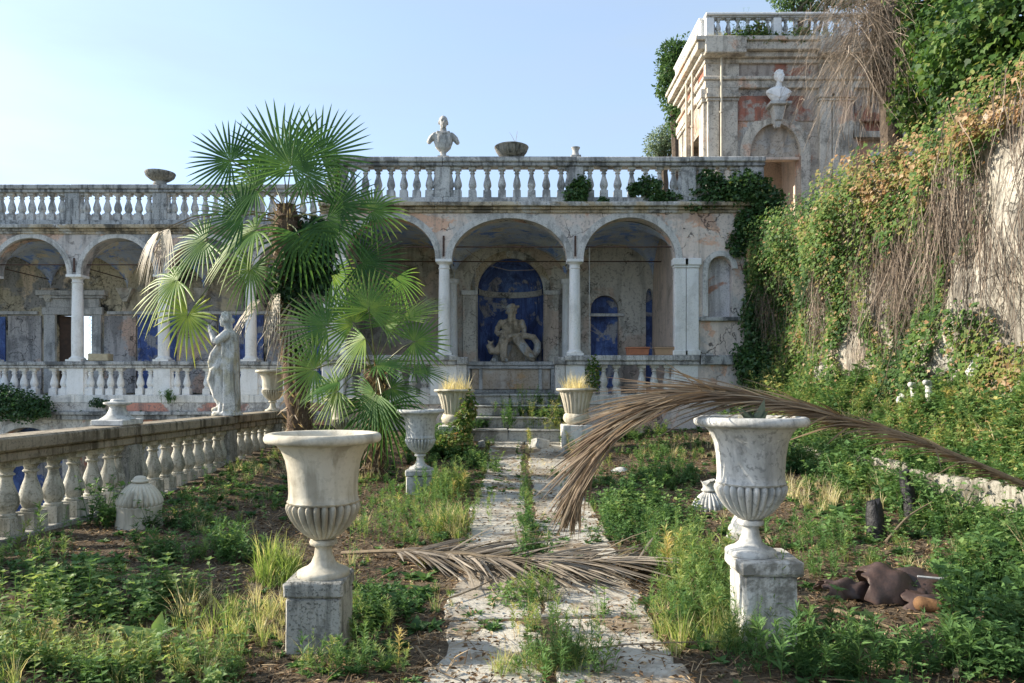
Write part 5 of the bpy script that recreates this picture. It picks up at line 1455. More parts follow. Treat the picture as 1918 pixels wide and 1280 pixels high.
def p_fleabane(h, nl=46, lw=.15, tint=.42, ll=.085):
    q = NP(); bend = rng.normal(0,.10,2)*h
    z = np.linspace(0,1,5); pts = np.stack([bend[0]*z**2, bend[1]*z**2, z*h],1); stem(q, pts, .0028, tint+.12)
    f = np.sqrt(rng.uniform(.02,1,nl)); a = np.arange(nl)*2.4
    P = np.stack([bend[0]*f**2, bend[1]*f**2, f*h],1); el = rng.uniform(.3,1.0,nl)
    D = np.stack([np.cos(a)*np.cos(el), np.sin(a)*np.cos(el), np.sin(el)],1)
    leaves_on(q, P, D, ll*rng.uniform(.6,1.15,nl)*np.interp(f,[0,.7,1],[1,1,.55]), leaf_t(lw), tint+.12*f+rng.normal(0,.05,nl))
    return pack(q)
def p_nettle(h, pairs=5, tint=.38, ll=.06):
    q = NP(); stem(q, [(0,0,0),(0,0,h*.5),(0,0,h)], .003, tint)
    for k in range(pairs):
        f = (k+1)/pairs; a = k*1.57+rng.uniform(-.2,.2); n = 2 if k < pairs-1 else 5
        an = a+np.arange(n)*2*np.pi/n; el = .1+.35*f
        D = np.stack([np.cos(an)*np.cos(el), np.sin(an)*np.cos(el), np.full(n,np.sin(el))],1)
        leaves_on(q, np.tile([[0,0,f*h]],(n,1)), D, ll*rng.uniform(.8,1.15,n)*np.interp(f,[0,1],[1.1,.75]), leaf_t(.58), tint+.18*f+rng.normal(0,.03,n))
    return pack(q)
def p_bush(h, stems=7, nl=13, tint=.3, ll=.05, lw=.55):
    q = NP()
    for s_ in range(stems):
        a = rng.uniform(0,6.28); ln = rng.uniform(.15,.6)*h; hh = h*rng.uniform(.6,1.05)
        z = np.linspace(0,1,4); pts = np.stack([np.cos(a)*ln*z**1.3, np.sin(a)*ln*z**1.3, hh*z],1); stem(q, pts, .0025, tint)
        f = rng.uniform(.15,1,nl); P = np.stack([np.cos(a)*ln*f**1.3, np.sin(a)*ln*f**1.3, hh*f],1)
        an = rng.uniform(0,6.28,nl); el = rng.uniform(-.2,.8,nl)
        D = np.stack([np.cos(an)*np.cos(el), np.sin(an)*np.cos(el), np.sin(el)],1)
        leaves_on(q, P, D, ll*rng.uniform(.6,1.2,nl), leaf_t(lw), tint+.16*f+rng.normal(0,.05,nl))
    return pack(q)
def p_rosette(r, n=9, tint=.4, lw=.3):
    q = NP(); an = np.arange(n)*2.4; el = rng.uniform(.25,1.0,n)
    D = np.stack([np.cos(an)*np.cos(el), np.sin(an)*np.cos(el), np.sin(el)],1)
    leaves_on(q, np.zeros((n,3)), D, r*rng.uniform(.7,1.1,n), leaf_t(lw, .12, -.3), tint+rng.normal(0,.05,n)); return pack(q)
def p_tuft(h, n=26, tint=.4, w=.0035, spread=.06):
    q = NP(); K = 4; us = np.linspace(0,1,K)
    a = rng.uniform(0,6.28,n); r0 = rng.uniform(0,spread,n); L = h*rng.uniform(.5,1.1,n); ln = rng.uniform(.1,.75,n)*L
    B = np.stack([np.cos(a)*r0, np.sin(a)*r0, np.zeros(n)],1)
    out = np.stack([np.cos(a), np.sin(a), np.zeros(n)],1)
    P = B[:,None,:]+out[:,None,:]*(ln[:,None]*us[None,:]**1.8)[:,:,None]
    P[:,:,2] += L[:,None]*(us[None,:]-.35*(ln/L)[:,None]*us[None,:]**3)
    b2 = a+1.57+rng.normal(0,.5,n); sv = np.stack([np.cos(b2),np.sin(b2),np.zeros(n)],1)
    hw = w*np.array([1,.9,.6,.1])
    V = np.stack([P-sv[:,None,:]*hw[None,:,None], P+sv[:,None,:]*hw[None,:,None]],2).reshape(-1,3)
    f = []
    for j in range(K-1): f += [(2*j,2*j+1,2*j+3),(2*j,2*j+3,2*j+2)]
    Fa = (np.array(f)[None]+(np.arange(n)*2*K)[:,None,None]).reshape(-1,3)
    T = (tint+rng.normal(0,.1,n))[:,None]+.12*us[None,:]
    q.add(V, Fa, np.repeat(T.reshape(-1),2)); return pack(q)
def p_feather(h, tint=.6):
    q = NP(); z = np.linspace(0,1,6); bd = rng.normal(0,.08,2)*h
    stem(q, np.stack([bd[0]*z**2, bd[1]*z**2, z*h],1), .0035, tint)
    nl = 90; f = rng.uniform(.05,1,nl); a = rng.uniform(0,6.28,nl); sp = np.interp(f,[0,.5,.8,1],[.02,.03,.09,.02])*rng.random(nl)
    P = np.stack([bd[0]*f**2+np.cos(a)*sp, bd[1]*f**2+np.sin(a)*sp, f*h],1); el = rng.uniform(.2,1.1,nl)
    D = np.stack([np.cos(a)*np.cos(el), np.sin(a)*np.cos(el), np.sin(el)],1)
    leaves_on(q, P, D, np.interp(f,[0,.6,1],[.09,.06,.028])*rng.uniform(.7,1.2,nl), leaf_t(.16), tint+.2*f+rng.normal(0,.06,nl)); return pack(q)

PR = {
 'flea': [p_fleabane(h, int(rng.integers(26,56)), rng.uniform(.12,.22), .42+rng.normal(0,.04), rng.uniform(.055,.095)) for h in (.2,.26,.3,.34,.38,.42,.46,.52)], 'nettle': [p_nettle(h, k) for h, k in ((.12,4),(.17,5),(.22,6),(.15,4),(.1,3),(.26,6),(.19,5))],
 'bush': [p_bush(h, int(rng.integers(4,10)), int(rng.integers(8,16)), .3+rng.normal(0,.05), rng.uniform(.035,.06), rng.uniform(.4,.65)) for h in (.14,.2,.26,.32,.24,.18,.36,.28)], 'dock': [p_rosette(r_) for r_ in (.12,.17,.22)], 'tuft': [p_tuft(h, int(rng.integers(12,34))) for h in (.12,.16,.2,.24,.28,.34)],
 'dry': [p_tuft(h, int(rng.integers(10,24)), .85) for h in (.12,.18,.24,.3,.36)], 'feather': [p_feather(h) for h in (.55,.75,.95)], 'low': [p_rosette(r_, 11, .34, .5) for r_ in (.06,.08,.1)],
 'longleaf': [p_fleabane(h, int(rng.integers(20,34)), .17, .36, rng.uniform(.075,.105)) for h in (.14,.2,.26,.3)],
}
WEED = NP(); GRASS = NP()
def sow(kind, x, y, z, sc, toff, q=None):
    n = len(x)
    if n == 0: return
    q = q or (GRASS if kind in ('tuft','dry') else WEED)
    pr = PR[kind]; pick = rng.integers(0, len(pr), n)
    yaw = rng.uniform(0,6.28,n); tl = rng.normal(0,.14,(n,2))
    for k, (V, Fc, T) in enumerate(pr):
        m = pick == k
        if not m.any(): continue
        c, s_ = np.cos(yaw[m]), np.sin(yaw[m]); z0 = np.zeros_like(c)
        Zx = nrm(np.stack([tl[m,0], tl[m,1], np.ones_like(c)],1)); X = np.stack([c,s_,z0],1); X = nrm(X - Zx*(X*Zx).sum(1,keepdims=True)); Y = np.cross(Zx, X)
        q.stamp(V, Fc, np.stack([x[m],y[m],z[m]],1), X, Y, Zx, np.broadcast_to(sc,(n,))[m], np.broadcast_to(toff,(n,))[m], T)
def clear_path(x, y, amt=.96):
    on = (x > -.46) & (x < 1.02) & ~((x > .10) & (x < .40)) 
    return ~(on & (rng.random(len(x)) < amt))
def ground_ok(x, y):
    return (x > -4.5) & (x < 4.8) & (y > 2.4) & (y < 16.2) & ~((np.abs(x-.1) < 1.1) & (y > 15.05))
def patch(kind, px, py, rx, ry, n, sc=1.0, toff=0., path_ok=False, zf=None):
    cx, cy = G(px, py)
    a = rng.uniform(0,6.28,n); r_ = np.sqrt(rng.random(n))*(.75+.45*vnoise(np.cos(a)*2+px, np.sin(a)*2+py, 5))
    x, y = cx+rx*r_*np.cos(a), cy+ry*r_*np.sin(a)
    m = ground_ok(x, y)
    if not path_ok: m &= clear_path(x, y)
    x, y = x[m], y[m]
    h_ = (.55+.85*fbm(x*1.8+7, y*1.8, 17))*rng.uniform(.55,1.2,len(x)); keep = fbm(x*2.6, y*2.6+9, 19) > .32
    x, y, h_ = x[keep], y[keep], h_[keep]
    sow(kind, x, y, gz(x, y)-.005, sc*h_, toff+.05+rng.normal(0,.06,len(x)))

# general cover
N = 5000
y = 2.5+13.6*rng.random(N)**1.25; x = rng.uniform(-4.5,4.8,N)
m = ground_ok(x,y) & clear_path(x,y,.985); x, y = x[m], y[m]
dn = fbm(x*.9, y*.9, 3) + .03*(x > 1.2) - .5*(((x-2.9)/.75)**2+((y-4.75)/.55)**2 < 1) + .05*(y < 4.2) - .06*(np.abs(x+3.0) < .8)
for kind, lo, sc, to in (('low',.34,.8,.04),('low',.38,1.2,.04),('nettle',.47,.85,.06),('bush',.54,.65,.04),('tuft',.47,.5,.05),('dry',.46,.5,-.05)):
    sel = (rng.random(len(x)) < .26) & (dn > lo)
    sow(kind, x[sel], y[sel], gz(x[sel],y[sel])-.005, sc*rng.uniform(.6,1.25,sel.sum()), to+rng.normal(0,.06,sel.sum()))
patch('bush', 120, 1265, 1.0, .15, 60, .7, .06); patch('nettle', 380, 1262, .8, .15, 70, .9, .06); patch('flea', 480, 1265, .5, .12, 40, .6, .06); patch('low', 640, 1230, .6, .4, 60, 1.0, .05); patch('bush', 1640, 1275, .9, .08, 22, .6, -.02); patch('low', 1600, 1220, 1.0, .4, 50, 1.0, .0)
# left beds
patch('longleaf', 330, 1042, .42, .22, 60, .85, -.04); patch('longleaf', 420, 1040, .45, .25, 60, .9, .02); patch('bush', 380, 1045, .7, .3, 50, .8, .02)
patch('nettle', 210, 1125, .75, .35, 130, 1.1, .02); patch('nettle', 90, 1170, .6, .3, 80, 1.1, .0); patch('nettle', 300, 1110, .6, .3, 70, 1.05, .06)
patch('flea', 30, 1050, .45, .35, 40, .9, .05); patch('bush', 90, 1090, .4, .3, 30, .9, -.02)
patch("tuft", 250, 1240, 1.3, .3, 120, .6, .05); patch("dry", 250, 1215, 1.4, .45, 60, .6, -.1); patch("nettle", 200, 1240, 1.2, .3, 90, 1.0, .08); patch("flea", 300, 1250, 1.0, .25, 50, .6, .1); patch("tuft", 60, 1230, .8, .35, 50, .6, .05); patch("tuft", 460, 1180, .5, .3, 50, .8, .08); patch("dry", 440, 1140, .5, .4, 30, .8, -.1)
patch('longleaf', 560, 1258, .35, .10, 36, .75, -.02); patch('flea', 680, 1255, .3, .15, 40, .7, .08); patch('flea', 640, 1190, .35, .2, 25, .8, .05); patch('bush', 700, 1150, .40, .3, 45, .9, -.06); patch('low', 700, 1120, .5, .4, 60, 1.3, -.05)
patch('feather', 665, 1160, .2, .15, 3, .75, -.05); patch('tuft', 520, 1080, .2, .3, 25, 1.3, .05)
patch('flea', 470, 945, .5, .4, 40, .7, .0); patch('low', 480, 920, .8, .6, 60, 1.2, .05); patch('dry', 520, 880, .8, .8, 70, .8, .1); patch('bush', 470, 880, .4, .4, 18, .8, .25); patch('bush', 430, 905, .3, .5, 14, .8, .05)
patch('bush', 330, 985, .35, .3, 22, 1.0, -.04); patch('bush', 200, 985, .3, .2, 16, 1.2, -.06); patch('bush', 100, 940, .2, .2, 6, 1., -.1)
# weeds flanking the path
patch('flea', 800, 985, .55, .9, 130, .95, .02); patch('flea', 760, 940, .5, .7, 80, .9, .0); patch('flea', 840, 925, .35, .8, 90, 1.0, .08); patch('flea', 730, 1010, .5, .4, 60, .75, .02); patch('tuft', 845, 1000, .22, .25, 40, 1.2, .1); patch('dry', 850, 1000, .2, .25, 26, 1.2, -.05)
patch('bush', 880, 870, .35, .6, 50, 1.1, -.05); patch('bush', 835, 850, .35, .6, 60, 1.4, -.02); patch('bush', 800, 870, .4, .5, 36, 1.2, -.04); patch('bush', 690, 880, .5, .7, 50, 1.1, .05); patch('bush', 650, 860, .6, .8, 50, 1.2, -.02); patch('bush', 590, 850, .5, .8, 40, 1.2, .08)
patch('flea', 985, 935, .10, .75, 40, .75, .05, True); patch('bush', 985, 985, .10, .5, 20, .7, .0, True); patch('bush', 1000, 1060, .13, .18, 14, 1.0, -.05, True); patch('flea', 1000, 1055, .14, .2, 14, .75, -.05, True)
patch('flea', 1000, 1125, .2, .22, 34, .62, .05, True); patch('nettle', 960, 1130, .2, .12, 24, .9, .02, True); patch('flea', 1005, 1190, .2, .2, 30, .7, .10, True); patch('flea', 1060, 1262, .28, .16, 70, .7, .02, True); patch('tuft', 1030, 1250, .4, .25, 40, .8, .1, True); patch('longleaf', 1010, 1275, .2, .1, 12, .9, .05, True)
# right of the path
patch('flea', 1330, 1110, .42, .7, 150, 1.0, .08); patch('flea', 1290, 1160, .35, .4, 70, .9, .06); patch('flea', 1350, 1180, .4, .25, 70, .9, .05); patch('flea', 1250, 1060, .35, .5, 60, .85, .05); patch('feather', 1340, 1090, .25, .4, 8, .7, -.08); patch('tuft', 1280, 1200, .4, .3, 60, 1.0, .1)
patch('bush', 1180, 960, .7, .9, 90, 1.1, -.04); patch('bush', 1250, 900, .7, .9, 80, 1.2, -.02); patch('nettle', 1230, 980, .8, .8, 110, 1.2, -.02); patch('bush', 1160, 1010, .4, .5, 50, .9, -.06); patch('flea', 1190, 1000, .4, .4, 40, .8, -.02)
patch('bush', 1240, 850, .8, .8, 60, 1.0, .05); patch('dry', 1250, 845, 1., .9, 60, .9, .0); patch('flea', 1110, 880, .4, .7, 40, .8, .15)
patch('flea', 1450, 1235, .3, .06, 16, .45, 0); patch('flea', 1370, 1225, .25, .1, 34, .7, .03); patch('longleaf', 1560, 1075, .25, .2, 34, .8, -.04); patch('flea', 1545, 1050, .3, .2, 22, .7, -.05); patch('longleaf', 1520, 1020, .4, .4, 45, .9, -.06)
patch('bush', 1880, 1130, .35, .35, 60, 1.3, -.02); patch('bush', 1860, 1200, .3, .25, 45, 1.1, -.03); patch('feather', 1850, 1120, .12, .1, 3, .55, .0); patch('nettle', 1560, 1200, .35, .15, 28, 1.2, -.03); patch('longleaf', 1700, 1262, .45, .12, 36, 1.1, -.03); patch('longleaf', 1520, 1265, .35, .12, 40, 1.0, -.02); patch('bush', 1880, 1265, .3, .15, 30, 1.0, -.08); patch('longleaf', 1830, 1250, .3, .15, 20, 1.0, -.05)
patch('nettle', 1640, 1000, .8, .5, 60, 1.2, -.02); patch('bush', 1800, 1000, .7, .5, 36, 1.0, -.05); patch('bush', 1880, 1040, .4, .4, 24, 1.1, -.04); patch('nettle', 1730, 960, .7, .7, 40, 1.2, .02); patch('low', 1650, 960, .9, .8, 60, 1.5, .06); patch('dry', 1600, 930, .9, .9, 90, 1.0, 0); patch('bush', 1560, 920, .5, .6, 30, .9, .05); patch('bush', 1830, 975, .8, .6, 60, 1.2, -.02)
patch('flea', 905, 960, .14, 1.3, 26, .6, .08, True); patch('low', 930, 900, .35, 1.2, 50, .9, .1, True); patch('bush', 915, 880, .18, .8, 22, .7, .05, True); patch('low', 1060, 1000, .4, 1.2, 60, .9, .05, True); patch('dry', 1000, 900, .6, 2.5, 60, .45, .0, True); patch('bush', 1060, 900, .25, 1.0, 22, .7, .05, True); patch('low', 900, 1150, .25, .5, 26, .8, .05, True); patch('flea', 1150, 1190, .25, .3, 12, .5, .05, True)
# near the steps
patch('feather', 1130, 815, .5, .7, 40, 1.0, .08); patch('feather', 1165, 800, .45, .6, 30, 1.6, .06); patch('feather', 1230, 800, .5, .6, 20, 1.2, .1); patch('feather', 1060, 835, .4, .5, 16, .8, .06); patch('flea', 1060, 850, .4, .6, 60, 1.0, .14); patch('bush', 1090, 850, .4, .6, 40, 1.1, .0); patch('bush', 1200, 820, .6, .7, 50, 1.2, .1); patch('feather', 1000, 828, .15, .2, 9, .75, .05); patch('flea', 1000, 832, .18, .2, 20, 1.2, .12)
patch('bush', 800, 845, .5, .6, 50, 1.5, .02); patch('dry', 960, 845, .5, .3, 40, .5, .0)
def at_step(kind, x, y, z, n, sp, sc, toff):
    a = rng.normal(0, sp, (n,2)); sow(kind, x+a[:,0], y+a[:,1]*.3, np.full(n, z), np.full(n, sc), np.full(n, toff))
at_step('flea', -.15, 15.45, .86, 14, .09, 1.2, -.04); at_step('flea', .0, 15.85, 1.11, 12, .12, 1.0, -.04); at_step('bush', .45, 15.9, 1.1, 14, .16, 1.1, -.05); at_step('feather', .55, 15.5, .86, 7, .12, .8, .02); at_step('bush', -.7, 15.5, .86, 10, .14, 1.0, .0); at_step('flea', .35, 16.0, 1.36, 9, .12, 1.0, .05); at_step('bush', .95, 15.6, .9, 22, .2, 1.6, .04); at_step('feather', .9, 15.3, .7, 10, .25, 1.0, .08); at_step('bush', -.95, 15.2, .66, 16, .15, 1.4, -.02); at_step('bush', .75, 16.2, 1.36, 10, .2, .9, 0); at_step('dry', .2, 16.2, 1.36, 10, .4, .5, 0)
# bank below the wall
N = 4200; y = rng.uniform(4, 16.6, N); x = rng.uniform(5.05, 6.25, N); z = bankz(x, y)-.01
dn = fbm(x*1.3, y*1.1, 21)
for kind, pr_, sc, to in (('bush',.34,1.2,.10),('flea',.12,1.0,.16),('feather',.03,.8,.1),('dry',.10,.9,0),('nettle',.26,1.4,.14)):
    sel = (rng.random(N) < pr_) & (dn > .32)
    sow(kind, x[sel], y[sel], z[sel], sc*rng.uniform(.7,1.3,sel.sum()), to+rng.normal(0,.08,sel.sum()))
sel = (y > 11.5) & (rng.random(N) < .4); sow('bush', x[sel], y[sel], z[sel], rng.uniform(1.0,2.2,sel.sum()), rng.normal(.1,.09,sel.sum())); sel = (y > 12) & (rng.random(N) < .08); sow('feather', x[sel], y[sel], z[sel], rng.uniform(.7,1.3,sel.sum()), rng.normal(.06,.06,sel.sum()))
N = 420; y = rng.uniform(4.5, 15.5, N); x = rng.uniform(4.86, 5.1, N); sel = fbm(y*1.6, y*0+3, 71) > .42
sow('bush', x[sel], y[sel], np.full(sel.sum(), .72), rng.uniform(.7,1.5,sel.sum()), rng.normal(.08,.08,sel.sum()))
y = rng.uniform(5, 15.5, 420); x = rng.uniform(4.35, 4.85, 420); sow('bush', x, y, gz(x,y), rng.uniform(.8,1.9,420), rng.normal(.04,.08,420)); x = rng.uniform(4.5, 4.86, 160); y = rng.uniform(5, 15.5, 160); sow('dry', x, y, gz(x,y), rng.uniform(.8,1.6,160), np.full(160,0.))
# grass in the planters and along the belvedere roof
for (px_, py_, pz_) in ((-1.17,14.45,1.66),(1.30,14.35,1.68)):
    n = 34; a = rng.uniform(0,6.28,n); r_ = .30*np.sqrt(rng.random(n)); sow('dry', px_+r_*np.cos(a), py_+r_*np.sin(a), np.full(n,pz_), rng.uniform(.3,1.5,n), np.full(n,.12))
n = 12; a = rng.uniform(0,6.28,n); r_ = .2*np.sqrt(rng.random(n)); sow('low', -1.354+r_*np.cos(a), 10.5+r_*np.sin(a), np.full(n,1.33), np.full(n,1.2), np.full(n,.05))
n = 10; a = rng.uniform(0,6.28,n); r_ = .2*np.sqrt(rng.random(n)); sow('dry', 1.6+r_*np.cos(a), 4.77+r_*np.sin(a), np.full(n,1.43), np.full(n,.4), np.full(n,0))
n = 60; x = rng.uniform(5.6,9.2,n); sow('bush', x, np.full(n,YT-.05), np.full(n,11.45), rng.uniform(.6,1.5,n), rng.normal(.05,.1,n)); x = rng.uniform(5.5,9.3,70); sow('dry', x, np.full(70,YT-.25), np.full(70,11.44), rng.uniform(.4,1.,70), np.full(70,-.1)); x = rng.uniform(5.4,7.5,9); sow('feather', x, np.full(9,YT), np.full(9,11.5), rng.uniform(.7,1.1,9), np.full(9,-.3))
n = 40; x = rng.uniform(-18,-4.5,n); sow('low', x, np.full(n,YW-.08), np.full(n,1.12), rng.uniform(.5,1.,n), rng.normal(0,.1,n))
tag(WEED.build('weeds', M['weed']), kind='stuff'); tag(GRASS.build('grass', M['grass']), kind='stuff')

# leaf litter: curled leaves, straw and twigs lying on the soil
q = NP(); N = 70000
y = 2.4+13.4*rng.random(N)**1.5; x = rng.uniform(-4.5,4.85,N); m = ground_ok(x,y) & ((~((x > -.45)&(x < 1.0))) | (rng.random(N) < .22+.35*(fbm(x*2,y*2,9) > .55)))
x, y = x[m], y[m]; n = len(x); P = np.stack([x,y,gz(x,y)+.006+.03*((x > -.5)&(x < 1.06))],1)
a = rng.uniform(0,6.28,n); D = np.stack([np.cos(a),np.sin(a),rng.normal(.05,.2,n)],1); X,Y,Z = frames(D, np.array([0,0,1.])+rng.normal(0,.35,(n,3)))
k = rng.random(n) < .6
t1 = leaf_t(.45,.25,.1); q.stamp(t1[0],t1[1],P[k],X[k],Y[k],Z[k],rng.uniform(.02,.06,k.sum()),rng.beta(1.8,1.8,k.sum()))
t2 = (np.array([(-.02,0,0),(.02,0,0),(.018,.5,.03),(-.018,.5,.03),(0,1,0)]), np.array([(0,1,2),(0,2,3),(3,2,4)]))
k = ~k; q.stamp(t2[0],t2[1],P[k],X[k],Y[k],Z[k],rng.uniform(.06,.2,k.sum()),rng.uniform(.3,1,k.sum()))
tag(q.build('leaf_litter', M['litter']), kind='stuff')

# ---------------- creepers over the retaining wall
IV = ivy_t()
q = NP(); N = 135000
y = 16.75-13.5*rng.random(N)**1.0; z = 1.2+4.35*rng.random(N)
cov = .55*fbm(y*.55, z*.7, 31) + .45*fbm(y*1.9, z*.32, 33) + .20*smooth((z-3.2)/2.2) + .16*smooth((y-11.5)/3) - .30*smooth((9.5-y)/1.3)*smooth((5.2-z)/1.2)*smooth((z-2.0)/1) - .12*smooth((2.6-np.abs(z-3.2))/2)*(fbm(y*1.6,z*.35,77) < .5)
m = cov > .41+.16*rng.random(N)
y, z, cov = y[m], z[m], cov[m]; n = len(y)
bul = .05+.38*smooth((z-3.0)/1.8)*smooth((y-7)/6)+.10*fbm(y*2,z*2,41)+.10*smooth((2.4-z)/1)
x = wallx(y, np.minimum(z,WTOP)) - .06*(5.7-z)/5 - .02 - bul*rng.random(n)**.7*1.15
x += smooth((z-WTOP+.15)/.35)*rng.uniform(-.1,1.0,n)
dry = smooth((12.6-y)/2.6)*smooth((z-4.0)/1.2)
tint = .36+.70*(fbm(y*1.3,z*1.1,51)-.45)+rng.normal(0,.10,n)+.34*np.clip(dry+.25,0,1)*(fbm(y*1.4,z*.9,61) > .50)+.10*smooth((3-z)/1.5)
br = rng.random(n) < .10+.25*dry
tint = np.where(br, rng.uniform(.72,1.0,n), tint)
D = nrm(np.stack([-.45-.3*rng.random(n), rng.normal(0,.45,n), -.75+rng.normal(0,.4,n)],1)); Nh = np.stack([-np.ones(n), -.35+rng.normal(0,.4,n), .55+rng.normal(0,.4,n)],1)
X,Y,Z = frames(D,Nh); big = rng.random(n) < .55
P = np.stack([x,y,z],1)
q.stamp(IV[0],IV[1],P[big],X[big],Y[big],Z[big],rng.uniform(.035,.085,big.sum()),tint[big])
lt = leaf_t(.5); s_ = ~big; q.stamp(lt[0],lt[1],P[s_],X[s_],Y[s_],Z[s_],rng.uniform(.03,.06,s_.sum()),tint[s_])
n = 60000; y = rng.uniform(4.5,16.6,n); x = 5.0+1.2*rng.random(n); z = bankz(x,y)+.28*rng.random(n)**2; k = fbm(x*1.5,y*1.2,91) > .34; x, y, z = x[k], y[k], z[k]; P = np.stack([x,y,z],1); n = len(P)
D = nrm(np.stack([-.6+rng.normal(0,.5,n), rng.normal(0,.6,n), -.3+rng.normal(0,.5,n)],1)); Nh = np.stack([-.6+rng.normal(0,.4,n), -.2+rng.normal(0,.4,n), np.ones(n)],1); X,Y,Z = frames(D,Nh)
q.stamp(lt[0],lt[1],P,X,Y,Z,rng.uniform(.03,.07,n),.60+.3*(fbm(x*2,y*1.5,95)-.5)+rng.normal(0,.16,n))
tag(q.build('wall_creeper', M['ivy']), kind='stuff')

def strands(q, P0, D0, L, w, grav, K=7, tint=None, wob=.12):
    """thin drooping stems: crossed ribbons"""
    N = len(P0); us = np.linspace(0,1,K)
    D0 = nrm(D0); w1 = nrm(rng.normal(0,1,(N,3))); ph = rng.uniform(0,6.28,N)
    P = P0[:,None,:]+D0[:,None,:]*(us[None,:,None]*L[:,None,None])
    P[:,:,2] -= (grav*L)[:,None]*us[None,:]**2
    P += w1[:,None,:]*(wob*L[:,None]*np.sin(us[None,:]*5+ph[:,None])*us[None,:])[:,:,None]
    tint = rng.uniform(.2,1,N) if tint is None else tint
    for _ in range(2):
        sv = nrm(rng.normal(0,1,(N,3))); hw = w*np.linspace(1,.4,K)
        V = np.stack([P-sv[:,None,:]*hw[None,:,None], P+sv[:,None,:]*hw[None,:,None]],2).reshape(-1,3)
        f = []
        for j in range(K-1): f += [(2*j,2*j+1,2*j+3),(2*j,2*j+3,2*j+2)]
        q.add(V, (np.array(f)[None]+(np.arange(N)*2*K)[:,None,None]).reshape(-1,3), np.repeat(tint,2*K))
    return P
q = NP(); nc = 95
cy, cz = rng.uniform(5.0,16.2,nc), rng.uniform(3.0,5.25,nc)
cy[:26] = rng.uniform(9.2,11.6,26); cz[:26] = rng.uniform(3.6,4.6,26)
pk = rng.integers(0,nc,2600); y = cy[pk]+rng.normal(0,.14,2600); z = np.minimum(cz[pk]+rng.normal(0,.25,2600), 5.3); N = 2600
x = wallx(y,z)-.03-rng.uniform(.0,.30,N)*smooth((z-2.4)/2)
strands(q, np.stack([x,y,z],1), np.stack([rng.normal(-.06,.10,N),rng.normal(0,.22,N),-np.ones(N)],1), rng.uniform(.3,1.5,N), .0052, np.full(N,.0), tint=np.clip(rng.normal(.35,.22,nc)[pk]+rng.normal(0,.15,N),0,1), wob=.10)
tag(q.build('dry_stems', M['twig']), kind='stuff')

# tangle of dead vines hanging from the old palm on the wall
dt = 12.6
pt_ = empty('dead_palm', at(1668,250,dt), 'dead shaggy palm trunk rising behind the wall at the top right', 'palm')
b = MB(); b.tube([at(1672,330,dt), at(1668,200,dt), at(1664,80,dt), at(1662,-60,dt), at(1660,-180,dt)], [.17,.18,.2,.22,.22], 12); b.build('trunk', M['bark'], pt_, sub=1, jitter=.015)
q = NP(); N = 900
h = rng.uniform(-150,140,N); a = rng.uniform(0,6.28,N); c = np.array([tuple(at(1665,hh,dt)) for hh in h])
P0 = c+np.stack([np.cos(a),np.sin(a),0*a],1)*.2
strands(q, P0, np.stack([np.cos(a)*.18,np.sin(a)*.18,-np.ones(N)],1), rng.uniform(.4,1.0,N), .010, np.full(N,.1), tint=rng.uniform(0,.6,N), wob=.04)
o = q.build('hanging_fibre', M['twig'], pt_); o['kind'] = 'stuff'
q = NP(); N = 900
px_ = rng.normal(1636,34,N); py_ = rng.uniform(-60,110,N)
P0 = np.array([tuple(at(a_,b_,12.3+rng.uniform(-.5,.4))) for a_, b_ in zip(px_,py_)])
an = rng.uniform(0,6.28,N)
Ps = strands(q, P0, np.stack([np.cos(an)*.8-.15,np.sin(an)*.6-.1,rng.uniform(-.9,.25,N)],1), rng.uniform(.5,1.5,N), .0048, rng.uniform(.3,.9,N), K=9, tint=rng.uniform(.3,1,N), wob=.10)
N2 = 500; pk = rng.integers(0,N,N2); P0 = Ps[pk, rng.integers(4,9,N2)]
strands(q, P0, np.stack([rng.normal(-.1,.5,N2),rng.normal(0,.4,N2),rng.uniform(-1,.1,N2)],1), rng.uniform(.25,.7,N2), .003, rng.uniform(.2,.6,N2), K=6, tint=rng.uniform(.4,1,N2))
tag(q.build('dead_vine', M['twig']), 'hanging tangle of dead grey vine stems in front of the belvedere', 'vine')

def leaf_cloud(q, ells, n, size, tint, hang=.0, tmpl=None):
    tm = tmpl or IV
    w = np.array([e[3]*e[4]*e[5] for e in ells])**.67; w /= w.sum()
    pick = rng.choice(len(ells), n, p=w)
    E = np.array(ells)[pick]
    v = nrm(rng.normal(0,1,(n,3))); r_ = rng.random(n)**.28
    cl = .45+1.05*fbm(v[:,0]*3.2+pick*3.1, v[:,2]*3.2+v[:,1]*2, 88)
    P = E[:,:3]+v*E[:,3:6]*(r_*cl)[:,None]
    D = nrm(v*.7+rng.normal(0,.5,(n,3))+np.array([0,0,-hang])); Nh = v+np.array([0,-.2,.5])+rng.normal(0,.5,(n,3))
    X,Y,Z = frames(D,Nh)
    q.stamp(tm[0],tm[1],P,X,Y,Z,rng.uniform(size*.6,size*1.2,n),tint+rng.normal(0,.14,n))
def E(px, py, d, rx, ry, rz): p = at(px,py,d); return (p.x,p.y,p.z,rx,ry,rz)
def ivy(label, ells, n, size, tint, mat='ivy_dark', hang=.5, name='ivy_clump', cat='ivy', group='ivy on the terrace'):
    q = NP(); leaf_cloud(q, ells, n, size, tint, hang); return tag(q.build(name, M[mat]), label, cat, group)
D_ = YF-.05
ivy('small round ivy clump at the foot of the terrace balustrade, below the broken socle', [E(1080,366,D_,.30,.16,.27),E(1088,345,D_,.2,.12,.2)], 1100, .075, .6)
ivy('ivy spilling between the terrace balusters right of the middle', [E(1215,348,D_,.33,.16,.22),E(1240,370,D_,.4,.16,.16),E(1190,355,D_,.2,.12,.15),E(1130,378,D_,.14,.1,.1)], 1700, .075, .6)
